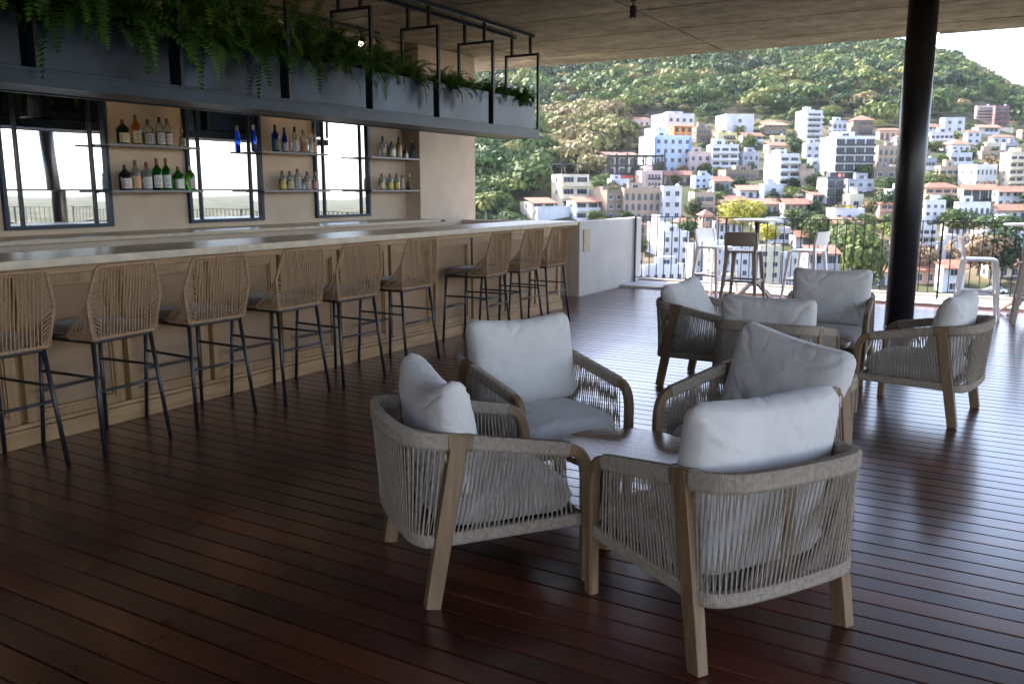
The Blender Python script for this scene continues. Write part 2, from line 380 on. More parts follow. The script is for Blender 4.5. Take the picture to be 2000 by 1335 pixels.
# ------------------------------------------------------------------ round column
def column(x, y, label):
    c = empty('column', (x, y, 0)); tag(c, label, 'column')
    MB().lathe([(.148, .002), (.148, ZC - .003)], 48).build('shaft', M['column'], c, smooth=True)
    MB().lathe([(.156, .001), (.156, .012), (.150, .016)], 48).build('collar', M['column'], c, smooth=False)
    for p in c.children: 
        for q in p.data.polygons: q.use_smooth = abs(q.normal.z) < .5
column(-1.05, 10.29, 'tall round black column standing behind the lounge chairs')
column(4.0, 12.0, 'round black column near the railing, seen only in the left mirror')

# ------------------------------------------------------------------ railing
def railing(y, x0, x1, label, along='x'):
    r = empty('railing', (0, 0, 0)); tag(r, label, 'railing')
    def P(t, z): return (t, y, z) if along == 'x' else (y, t, z)
    def bar(a, b, w, h, nm):
        m = MB(); m.sweep([P(a, 0), P(b, 0)], w, h); return m.build(nm, M['rail'], r)
    o = bar(x0, x1, .04, .012, 'top_rail'); o.location.z = 1.078
    o = bar(x0, x1, .03, .010, 'bottom_rail'); o.location.z = .115
    n = int((x1 - x0) / .1225)
    bm = MB().box((-.006, -.006, .12), (.006, .006, 1.072)).mesh('baluster', M['rail'])
    pm = MB().box((-.012, -.020, .036), (.012, .020, 1.072)).mesh('post', M['rail'])
    for i in range(n + 1):
        t = x0 + .02 + i * .1225
        if i % 12 == 0: place('post', pm, r, P(t, 0), (0, 0, 0 if along == 'x' else pi / 2))
        else: place('baluster', bm, r, P(t, 0))
railing(5.15, -3.0, 12.9, 'black steel railing along the open side, seen only in the mirrors', 'y')
railing(12.97, -5.30, 5.1, 'black steel railing with thin upright bars along the terrace edge')

# ------------------------------------------------------------------ bar counter
bar = empty('bar_counter', (-4.95, 6, 0)); tag(bar, 'long oak panelled bar with a pale stone top', 'bar')
bx = -4.95
def rel(o, p): 
    o.location = (-p.location[0], -p.location[1], -p.location[2]); return o
def bpart(m, nm, ma, **k): return rel(m.build(nm, ma, bar, **k), bar)
ct = MB()
for a, b in ((-2.9, 1.6), (1.603, 4.42), (4.423, 7.24), (7.243, 10.09)):
    t = MB().box((-5.58, a, 1.05), (-4.90, b, 1.10)); o = bpart(t, 'countertop', [M['stone'], M['stone_edge']], bevel=.003); o.data.polygons.foreach_set('material_index', [0 if q.normal.z > .5 else 1 for q in o.data.polygons])
bpart(MB().box((-5.50, -2.9, 0), (-5.012, 9.74, 1.047)), 'carcass', M['oak_v'])
bpart(MB().box((-5.01, -2.9, .001), (bx, 9.76, .105)), 'base_board', M['oak'], bevel=.003)
bpart(MB().box((-5.01, -2.9, .108), (bx - .008, 9.75, .135)), 'base_moulding', M['oak'], bevel=.004)
bpart(MB().box((-5.01, -2.9, 1.0), (bx - .01, 9.75, 1.047)), 'top_rail', M['oak'], bevel=.003)
y0 = 9.75
pmesh = MB().box((-5.008, .09, .20), (-4.992, .605, .93)).mesh('panel', M['panel'])
def frm():
    m = MB()
    for a, b in ((.022, .085), (.61, .673)): m.box((-5.010, a, .138), (-4.966, b, .998))
    m.box((-5.010, .085, .138), (-4.968, .61, .185)); m.box((-5.010, .085, .945), (-4.968, .61, .998))
    for a, b in ((.0852, .097), (.598, .6098)): m.box((-5.006, a, .185), (-4.978, b, .945), 1)
    m.box((-5.006, .097, .185), (-4.978, .598, .197), 1); m.box((-5.006, .097, .933), (-4.978, .598, .945), 1)
    return m.mesh('panel_frame', [M['oak_v'], M['oak']])
fm = frm()
while y0 > -2.5:
    y0 -= .695
    p = place('panel', pmesh, bar); rel(p, bar); p.location[1] += y0
    p = place('panel_frame', fm, bar); rel(p, bar); p.location[1] += y0
bpart(MB().box((-5.50, 9.745, .001), (-5.0, 9.757, 1.046)), 'end_panel', M['oak_v'])

# back counter
bc = empty('back_counter', (-7.2, 5, 0)); tag(bc, 'long plastered back counter with a stone top under the mirrors', 'counter')
Y0B, Y1B = 2.97, 9.80
o = MB().box((-7.548, -2.9, 1.065), (-6.80, Y1B, 1.10)).build('countertop', M['stone'], bc, bevel=.003); rel(o, bc)
o = MB().box((-7.548, -2.9, 0), (-6.86, Y1B - .06, 1.063)).build('front', M['plaster'], bc, bevel=.003); rel(o, bc)
o = MB().box((-6.80, -2.9, 0), (-6.30, 3.33, 1.063)).build('side_cabinet', wood_mat('cabinet_brown', (.14, .085, .05), (.2, .13, .08), .5), bc); rel(o, bc)
o = MB().box((-6.80, -2.9, 1.0655), (-6.27, 3.35, 1.0995)).build('side_top', M['stone'], bc, bevel=.003); rel(o, bc)
o = MB().box((-6.802, 9.74, 1.068), (-6.775, 9.80, 1.094)).build('end_stop', M['black'], bc); rel(o, bc)

# ------------------------------------------------------------------ mirrors
MZ0, MZ1 = 1.15, 2.55
def mirror(y0, lab):
    t = empty('mirror', (XW, y0, 0)); tag(t, lab, 'mirror', 'black framed mirrors on the back wall')
    W = 1.035; w = .035; ycs = [.165, W - .165]
    f = MB(); f.box((.001, 0, MZ0), (.045, w, MZ1)); f.box((.001, W - w, MZ0), (.045, W, MZ1))
    f.box((.001, w, MZ0), (.044, W - w, MZ0 + w)); f.box((.001, w, MZ1 - w), (.044, W - w, MZ1))
    f.build('frame', M['steel'], t)
    for yc in ycs:
        MB().box((.016, yc - .011, MZ0 + w), (.034, yc + .011, MZ1 - w)).build('mullion', M['steel'], t)
    zc = 1.495
    for a, b in ((w, ycs[0] - .011), (ycs[0] + .011, ycs[1] - .011), (ycs[1] + .011, W - w)):
        MB().box((.016, a, zc - .007), (.030, b, zc + .007)).build('crossbar', M['steel'], t)
    ee = [w, ycs[0], ycs[1], W - w]
    for i in range(3):
        for a, b in ((MZ0 + w, zc), (zc, MZ1 - w)):
            p = MB().box((-.0, -(ee[i + 1] - ee[i]) / 2 + .001, -(b - a) / 2 + .001), (.008, (ee[i + 1] - ee[i]) / 2 - .001, (b - a) / 2 - .001)).build('mirror_pane', M['mirror'], t)
            p.location = (.004, (ee[i] + ee[i + 1]) / 2, (a + b) / 2); p.rotation_euler = (0, random.uniform(-.002, .002), random.uniform(-.003, .003))
mirror(4.245, 'nearest black framed mirror, reflecting a black column')
mirror(6.18, 'middle black framed mirror between the two left shelf stacks')
mirror(8.085, 'farthest black framed mirror, beside the plaster pillar')
mirror(2.33, 'black framed mirror cut off by the left edge of the photo')

# shelves
SH = [(5.13, 6.17), (7.01, 8.08), (8.88, 9.94)]
shn = ['left', 'middle', 'right']
for (a, b), nm in zip(SH, shn):
    for z, lv in ((1.915, 'upper'), (1.487, 'lower')):
        t = empty('wall_shelf', (XW, a, z)); tag(t, f'{lv} dark steel shelf of the {nm} stack of bottles', 'shelf', 'dark steel shelves behind the bar')
        z1 = 0
        MB().box((.046, 0, -.012), (.262, b - a, -.001)).build('plate', M['steel'], t)
        MB().box((.2622, 0, -.016), (.268, b - a, .006)).build('front_edge', simple('shelf_edge', (.10, .10, .11), .35, metal=.6), t)
        for yy in (.0, b - a - .012):
            MB().box((.002, yy, -.022), (.046, yy + .012, .002)).build('bracket', M['black'], t)

# ------------------------------------------------------------------ bottles
GL = {k: glass_mat('glass_' + k, c) for k, c in dict(clear=(.86, .9, .9), green=(.02, .30, .04), dark=(.015, .02, .018), blue=(.01, .05, .55), amber=(.55, .20, .03), gold=(.62, .42, .06), red=(.35, .02, .03), orange=(.75, .22, .03), smoke=(.55, .6, .66), lime=(.08, .55, .03)).items()}
for k in ('dark',): GL[k].node_tree.nodes['Principled BSDF'].inputs['Transmission Weight'].default_value = .2
CAPS = {k: simple('cap_' + k, c, .4) for k, c in dict(red=(.22, .015, .02), black=(.012, .012, .014), wood=(.3, .16, .08), gold=(.5, .34, .1), white=(.7, .7, .68), brown=(.12, .05, .03)).items()}
LABC = {k: simple('print_' + k, c, .6, var=.06) for k, c in dict(cream=(.55, .5, .38), white=(.62, .64, .66), orange=(.62, .36, .22), teal=(.04, .13, .13), kraft=(.38, .17, .08), grey=(.38, .4, .45), lav=(.42, .42, .6), yellow=(.6, .5, .14), pink=(.5, .34, .38)).items()}
INK = {k: simple('ink_' + k, c, .6) for k, c in dict(black=(.02, .02, .02), red=(.45, .03, .03), blue=(.06, .1, .4), gold=(.45, .33, .1), green=(.05, .2, .08)).items()}
def bottle(ypos, zs, h, r, glass, cap, lab, label, shape='round', ink=None, x=-7.41, liquid=None):
    t = empty('bottle', (x, ypos, zs + .0005)); tag(t, label, 'bottle', 'bottles on the back bar shelves')
    pw = 2 if shape in ('round', 'slim', 'flask') else 5
    sq = 1 if shape != 'flask' else .5
    nb = h * .62 if shape != 'slim' else h * .52
    if shape == 'decanter': prof = [(r * .8, 0), (r, .01), (r * 1.02, nb * .5), (r * .8, nb * .8), (.016, nb), (.014, h * .82)]; pw = 2; sq = .6
    elif shape == 'slim': prof = [(r * .85, 0), (r * .95, .01), (r, nb), (r * .7, nb + .04), (.015, nb + .085), (.013, h * .85)]
    elif shape == 'cone': prof = [(r * .75, 0), (r * .8, .01), (r * 1.0, nb), (r * .85, nb + .02), (.015, nb + .05), (.013, h * .86)]; pw = 2
    else: prof = [(r * .92, 0), (r, .008), (r, nb), (r * .9, nb + .014), (.018, nb + .045), (.014, nb + .06), (.013, h * .86)]
    b = MB().lathe(prof, 20, mi=0, sq=sq, power=pw); b.build('glass_body', GL[glass], t, smooth=True)
    if liquid:
        lp = [(q[0] * .86, q[1] + .006) for q in prof if q[1] <= nb * .85] + [(r * .86, nb * .86)]
        MB().lathe(lp, 16, sq=sq, power=pw).build('liquid', GL[liquid], t, smooth=True)
    MB().lathe([(.0145, h * .80), (.016, h * .81), (.016, h), (.013, h + .003)], 12).build('cap', CAPS[cap], t)
    if lab:
        l0, l1 = nb * .15, nb * .78; m = MB(); n = 9
        rr = r * 1.012 * (1 if pw == 2 else 1.0)
        def pt(a, z, k=1.0):
            ca, sa = cos(a), sin(a); q = (abs(ca) ** pw + abs(sa) ** pw) ** (-1 / pw); return (rr * k * ca * q, rr * k * sa * q * sq, z)
        A = 1.0
        for i in range(n):
            a0 = -A + 2 * A * i / n - .35; a1 = -A + 2 * A * (i + 1) / n - .35
            m.quad(pt(a0, l0), pt(a1, l0), pt(a1, l1), pt(a0, l1))
        lo = m.build('label', LABC[lab], t)
        if ink:
            m = MB(); e = 1.015; zc = (l0 + l1) / 2 + .012
            for i in range(10):  # ring emblem
                a0 = 2 * pi * i / 10; a1 = 2 * pi * (i + 1) / 10
                def e2(a, s): return pt(-.35 + s * .42 * cos(a), zc + s * .020 * sin(a), e)
                m.quad(e2(a0, .75), e2(a1, .75), e2(a1, 1), e2(a0, 1))
            for k, zz in enumerate((l0 + .012, l0 + .022, l0 + .030)):
                for i in range(6):
                    a0 = -.35 - .6 + .2 * i; a1 = a0 + .16
                    m.quad(pt(a0, zz, e), pt(a1, zz, e), pt(a1, zz + .004, e), pt(a0, zz + .004, e))
            m.build('print', INK[ink], t)
U, Lw = 1.915 + .0, 1.487 + .0
def yb(px): return on_x(px, 300, -7.41).y
sc = .92
B = [
 (243, U, .245, .040, 'dark', 'red', 'cream', 'squat dark bottle with red cap and cream label, first on the upper left shelf', 'square', 'gold'),
 (269, U, .30, .036, 'amber', 'brown', 'cream', 'tall amber whisky bottle with cream label, second on the upper left shelf', 'round', 'black'),
 (292, U, .265, .038, 'clear', 'black', 'grey', 'square clear bottle half full of dark spirit with grey label', 'square', 'black', 'amber'),
 (315, U, .30, .031, 'clear', 'black', 'white', 'square bottle with slanting dark label and amber spirit on the upper left shelf', 'square', 'black', 'orange'),
 (330, U, .29, .031, 'clear', 'wood', 'white', 'square bottle with slanting red label and golden spirit on the upper left shelf', 'square', 'red', 'gold'),
 (357, U, .205, .040, 'clear', 'gold', 'cream', 'short rounded decanter bottle with round label at the upper left shelf end', 'decanter', 'green', 'amber'),
 (241, Lw, .255, .041, 'dark', 'black', 'white', 'square black green herbal liqueur bottle with white label, first on the lower left shelf', 'square', 'red'),
 (262, Lw, .305, .037, 'clear', 'brown', 'orange', 'clear bottle with peach label and brown cap on the lower left shelf', 'round', None),
 (284, Lw, .29, .038, 'clear', 'red', 'white', 'clear bottle with red cap and pale blue label on the lower left shelf', 'round', 'blue'),
 (304, Lw, .33, .040, 'green', 'red', 'white', 'green vermouth bottle with dark red cap and round emblem, left of its twin', 'round', 'red', 'dark'),
 (322, Lw, .335, .036, 'green', 'red', 'white', 'bright green vermouth bottle with round emblem, right of its twin', 'round', 'blue'),
 (345, Lw, .25, .040, 'green', 'brown', 'white', 'green square shouldered gin bottle with blank white label', 'square', None),
 (369, Lw, .26, .032, 'lime', 'white', 'pink', 'vivid green bottle at the right end of the lower left shelf', 'square', None),
 (497, U, .30, .028, 'blue', 'white', None, 'slim blue bottle standing before the middle mirror edge', 'slim', None),
 (539, U, .325, .036, 'blue', 'black', 'teal', 'cobalt blue bottle with dark teal label and black cap', 'round', 'gold'),
 (557, U, .30, .032, 'blue', 'black', 'lav', 'ultramarine bottle with slim shoulders and blue cap', 'slim', None),
 (577, U, .32, .032, 'clear', 'black', 'white', 'tall clear vodka bottle with black cap on the upper middle shelf', 'round', 'blue'),
 (593, U, .295, .040, 'clear', 'wood', 'kraft', 'clear round bottle with brown paper label', 'round', None),
 (607, U, .25, .026, 'clear', 'white', 'white', 'thin clear bottle behind the brown labelled one', 'round', None),
 (614, U, .31, .030, 'clear', 'red', 'cream', 'clear bottle with red cap at the upper middle shelf end', 'round', 'red'),
 (549, Lw, .235, .033, 'clear', 'brown', 'yellow', 'small bottle of orange liqueur, first on the lower middle shelf', 'round', None, 'orange'),
 (564, Lw, .235, .033, 'clear', 'brown', 'cream', 'small bottle of straw coloured spirit, second on the lower middle shelf', 'round', 'gold', 'gold'),
 (579, Lw, .265, .033, 'clear', 'brown', 'grey', 'taller clear bottle in the centre of the lower middle shelf', 'round', 'blue'),
 (590, Lw, .12, .020, 'smoke', 'white', 'lav', 'miniature bottle standing between taller ones on the lower middle shelf', 'round', None),
 (598, Lw, .235, .033, 'clear', 'brown', 'cream', 'small bottle of yellow green spirit on the lower middle shelf', 'round', 'green', 'gold'),
 (614, Lw, .235, .034, 'clear', 'wood', 'pink', 'small bottle of dark red liqueur at the lower middle shelf end', 'round', None, 'red'),
 (748, U, .295, .036, 'clear', 'black', None, 'tall clear tequila bottle with black foot, first on the upper right shelf', 'cone', None),
 (765, U, .235, .038, 'smoke', 'black', 'white', 'square frosted bottle with chunky black stopper', 'square', None),
 (779, U, .30, .034, 'gold', 'black', 'cream', 'golden tapered bottle with black stopper on the upper right shelf', 'cone', None),
 (792, U, .14, .026, 'amber', 'black', 'white', 'very small bottle with white label between gold and blue bottles', 'square', None),
 (806, U, .29, .031, 'smoke', 'white', 'teal', 'slim pale blue bottle at the upper right shelf end', 'slim', None),
 (744, Lw, .235, .036, 'clear', 'brown', 'cream', 'small bottle of yellow syrup, first on the lower right shelf', 'round', None, 'gold'),
 (760, Lw, .235, .036, 'clear', 'brown', 'yellow', 'small bottle of bright green liqueur on the lower right shelf', 'round', None, 'lime'),
 (774, Lw, .235, .036, 'clear', 'brown', 'yellow', 'small bottle of amber syrup beside the green one', 'round', None, 'amber'),
 (784, Lw, .265, .026, 'clear', 'gold', 'pink', 'thin bottle of ruby liqueur on the lower right shelf', 'slim', None, 'red'),
 (798, Lw, .24, .036, 'clear', 'gold', None, 'long necked bottle of brown spirit at the lower right', 'decanter', None, 'amber'),
]
for bb in B:
    px = bb[0]; rest = list(bb[1:]); liq = None
    if len(rest) == 10: liq = rest.pop()
    z, h, r, gl, cp, lb, label, shp, ink = rest
    bottle(yb(px), z, h * sc * 1.03, r * sc * 1.3, gl, cp, lb, label, shp, ink, liquid=liq)
# little dark figure-like stopper ball on the last shelf
t = empty('shelf_ornament', (-7.41, yb(814), Lw)); tag(t, 'small white and black ornament at the far end of the lower right shelf', 'ornament')
MB().lathe([(.022, .0005), (.026, .02), (.02, .05), (.012, .055)], 14).build('base', M['white'], t, smooth=True)
MB().lathe([(.010, .055), (.02, .062), (.021, .078), (.012, .09)], 12).build('knob', M['black'], t, smooth=True)

# ------------------------------------------------------------------ hanging planter frame
PXF, PXB = -5.48, -5.985
PY = [10.08 - 1.1125 * i for i in range(9)]
pf = empty('hanging_planter_frame', (-5.73, 6, 2.15)); tag(pf, 'long dark blue steel planter frame hung from the ceiling above the bar', 'planter frame')
def ppart(m, nm, ma, **k): return rel(m.build(nm, ma, pf, **k), pf)
s = .030
y_end = PY[-1]
ppart(MB().box((PXF - .04, y_end, 2.150), (PXF, 10.095, 2.238)), 'front_beam', M['steel'], bevel=.002)
ppart(MB().box((PXB, y_end, 2.150), (PXB + .04, 10.095, 2.238)), 'back_beam', M['steel'], bevel=.002)
ppart(MB().box((PXB + .04, 10.055, 2.150), (PXF - .04, 10.095, 2.238)), 'end_beam', M['steel'])
ppart(MB().box((PXB + .041, y_end, 2.158), (PXF - .041, 10.054, 2.172)), 'bottom_plate', M['black'])
ppart(MB().box((PXF - .038, y_end, 2.2385), (PXF - .003, 10.09, 2.262)), 'front_ledge', M['steel'])
for yy in PY:
    for xx in (PXF - s, PXB):
        ppart(MB().box((xx, yy - s / 2 + .0, 2.2625), (xx + s, yy + s / 2, 3.217)), 'post', M['black'])
    ppart(MB().box((PXB + s + .001, yy - s / 2, 3.187), (PXF - s - .001, yy + s / 2, 3.217)), 'crossbar', M['black'])
    for xx in (PXF - .13, PXB + .10):
        ppart(MB().box((xx - .015, yy - .015, 3.2175), (xx + .015, yy + .015, 3.4195)), 'hanger', M['black'])
for xx in (PXF - .13, PXB + .10):
    ppart(MB().box((xx - .018, y_end, 3.42), (xx + .018, 10.16, 3.457)), 'ceiling_rail', M['steel'])
for xx in (PXF - .13, PXB + .10):
    for k in range(8):
        yy = 9.6 - k * 1.1125
        ppart(MB().lathe([(.010, 3.405), (.012, 3.412), (.007, 3.419)], 8, (xx, yy)), 'rail_bolt', M['black'])
bxm = MB(); L = .985
x0, x1 = PXB + .034, PXF - .034 + .012
x1 = PXF - .012
bxm.box((x1 - .004, 0, 2.266), (x1, L, 2.622)); bxm.box((x0, 0, 2.266), (x0 + .004, L, 2.622))
bxm.box((x0 + .004, 0, 2.266), (x1 - .004, .004, 2.622)); bxm.box((x0 + .004, L - .004, 2.266), (x1 - .004, L, 2.622))
bxm.box((x0 + .004, .004, 2.266), (x1 - .004, L - .004, 2.272)); bxm = bxm.mesh('planter_box', M['panelsteel'])
soilm = MB().box((x0 + .006, .006, 2.273), (x1 - .006, L - .006, 2.575)).mesh('soil', M['soil'])
boxes = []
for i in range(8):
    ob = place('planter_box', bxm, pf); rel(ob, pf); ob.location[1] += PY[i + 1] + .022; boxes.append(PY[i + 1] + .022 + L / 2)
    so = place('soil', soilm, ob)

# ferns
FR = foliage_mat('fern_leaf', [(0, (.028, .070, .018)), (.5, (.065, .145, .028)), (1, (.13, .23, .045))], trans=.3)
def frond(m, tints, base, az, length, rise, droop, wid, tint, lobes=22, broad=False):
    P = []; n = lobes
    d = Vector((cos(az), sin(az), 0))
    p = Vector(base); el = rise
    st = length / n
    for i in range(n + 1):
        P.append(p.copy()); dirv = d * cos(el) + Vector((0, 0, 1)) * sin(el); p = p + dirv * st; el -= droop / n * (.4 + 1.2 * i / n)
        el = max(el, -1.5)
    side = Vector((-sin(az), cos(az), 0)); 
    # tilt of the leaf plane so fronds do not all lie flat
    tw = random.uniform(-.6, .6)
    nf0 = len(m.f)
    for i in range(n):
        a, b = P[i], P[i + 1]; t = (b - a).normalized(); up = side.cross(t).normalized()
        sd = (side * cos(tw) + up * sin(tw))
        w = .0016
        m.quad(a - sd * w, a + sd * w, b + sd * w, b - sd * w)
        if i >= 2:
            u = i / n; wl = wid * (sin(pi * min(1, u * .93 + .07)) ** .55) * (1 - .25 * u)
            for sg in (-1, 1):
                q = a.lerp(b, .2); r = a.lerp(b, .95 if not broad else 1.3)
                tip = q.lerp(r, .5) + sd * (sg * wl) + t * (wl * .22) - up * (wl * random.uniform(.05, .3))
                mid0 = q + (tip - q) * .55 - t * st * .12; mid1 = r + (tip - r) * .55
                k = len(m.v); m.v += [tuple(q), tuple(mid0), tuple(tip), tuple(mid1), tuple(r)]
                m.f.append([k, k + 1, k + 2, k + 3, k + 4]); m.m.append(0)
    tints += [tint + random.uniform(-.06, .06)] * (len(m.f) - nf0)
def fern_mesh(nf, lmin, lmax, hang, broad=False, up=1.0, sway=0):
    m = MB(); tints = []
    for k in range(nf):
        az = random.uniform(-pi, pi)
        L = random.uniform(lmin, lmax)
        rise = random.uniform(.2, 1.45) * up
        dr = random.uniform(1.2, 2.4) if random.random() > hang else random.uniform(2.6, 4.0)
        base = (random.uniform(-.10, .10), random.uniform(-.22, .22), random.uniform(-.01, .04))
        frond(m, tints, base, az, L, rise, dr, random.uniform(.050, .095) * (1.2 if broad else 1), random.random() ** 1.3, 14 if broad else 24, broad)
    me = m.mesh('fern', FR)
    at = me.attributes.new('tint', 'FLOAT', 'FACE'); at.data.foreach_set('value', tints)
    return me
random.seed(21)
fvar = [fern_mesh(165, .30, .78, .28, up=1.15), fern_mesh(150, .28, .68, .32, up=1.1), fern_mesh(125, .22, .50, .25), fern_mesh(80, .18, .40, .15, True, .95)]
flabels = [
 ('low leafy plant with stiff pointed leaves in the farthest planter box', 'small arching fern at the near end of the farthest planter box'),
 ('feathery upright fern at the far end of the second farthest planter box', 'fern trailing one thin frond over the second farthest box'),
 ('dark bushy fern in the third farthest planter box, far half', 'dark bushy fern in the third farthest planter box, near half'),
 ('tall fern with erect fronds rising past the track light', 'fern with two broad fronds hanging over the fourth farthest box'),
 ('big fern with a long forked tail hanging to the beam', 'dense fern filling the top of the fifth farthest box'),
 ('fern with wide comb-like frond drooping beside a post', 'fern hanging a long narrow tail over the third box from the left'),
 ('large dark fern spilling over the gap at the second post from the left', 'large fern hanging over the box at the top left corner'),
 ('fern in the leftmost box at the picture edge', 'fern beyond the left edge of the picture')]
random.seed(5)
for i, yc in enumerate(boxes):
    for j, dy in enumerate((.24, -.24)):
        if i == 0: v = 3 if j == 0 else 2
        elif i == 1: v = 2
        else: v = random.choice([0, 1, 0]) if i > 2 else random.choice([1, 2])
        sc_ = (.72, .78, .88, .98, 1.02, 1.08, 1.08, 1.0)[i] * random.uniform(.95, 1.08)
        o = place('fern', fvar[v], None, (-5.70 + random.uniform(-.03, .08), yc + dy, 2.578), (0, 0, random.uniform(0, 6.28)), (sc_, sc_, sc_))
        tag(o, flabels[i][j], 'fern', 'ferns in the hanging planter')

# ------------------------------------------------------------------ spotlights on the ceiling
def track_spot(x, y, z, aim, label, lit=0):
    t = empty('spotlight', (x, y, z)); tag(t, label, 'spotlight')
    MB().box((-.015, -.03, -.02), (.015, .03, -.0005)).build('adapter', M['black'], t)
    MB().tube([(0, 0, -.02), (0, 0, -.10)], .006, 8).build('stem', M['black'], t)
    d = Vector(aim).normalized(); c = Vector((0, 0, -.13))
    q = d.to_track_quat('Z', 'Y')
    h = MB().lathe([(.030, -.085), (.036, -.08), (.038, .06), (.040, .062)], 20).build('lamp_head', M['black'], t); h.location = c; h.rotation_mode = 'QUATERNION'; h.rotation_quaternion = q
    for p in h.data.polygons: p.use_smooth = False
    l = MB().lathe([(.031, .0625), (.031, .0645)], 20).build('lens', M['lens'] if lit else M['black'], t); l.location = c; l.rotation_mode = 'QUATERNION'; l.rotation_quaternion = q
    if lit:
        L_ = bpy.data.lights.new('lamp_light', 'SPOT'); L_.energy = lit; L_.color = (1, .70, .38); L_.spot_size = radians(75); L_.spot_blend = .6; L_.shadow_soft_size = .03
        lo = bpy.data.objects.new('lamp_light', L_); COL.objects.link(lo); lo.parent = t
        lo.location = c + d * .075; lo.rotation_mode = 'QUATERNION'; lo.rotation_quaternion = (-d).to_track_quat('Z', 'Y')
tr = empty('lighting_track', (-7.2, 5, ZC)); tag(tr, 'dark ceiling track carrying spotlights above the back wall', 'track')
MB().box((-.017, -4, -.032), (.017, 4.0, -.001)).build('track_bar', M['black'], tr)
zt = ZC - .033
track_spot(-7.2, 7.60, zt, (-.35, .25, -.9), 'black track spotlight with a glowing lens, left of the pair above the ferns', 3)
track_spot(-7.2, 8.65, zt, (.35, -.75, -.5), 'black track spotlight facing the camera, right of the pair above the ferns', 3)
for yy in (6.3, 5.0, 3.7):
    track_spot(-7.2, yy, zt, (-.45, .1, -.85), 'black track spotlight half hidden behind the ferns above the ' + {6.3: 'middle mirror', 5.0: 'left bottles', 3.7: 'left mirror'}[yy], 3)
t = empty('ceiling_spotlight', (-3.70, 8.87, ZC)); tag(t, 'single small black cylinder spotlight on the bare concrete ceiling', 'spotlight')
MB().lathe([(.030, -.022), (.030, -.0005)], 16).build('mount', M['black'], t)
MB().lathe([(.008, -.06), (.008, -.0225)], 10).build('stem', M['black'], t)
MB().lathe([(.034, -.185), (.036, -.18), (.036, -.065), (.030, -.0605)], 20).build('lamp_head', M['black'], t)

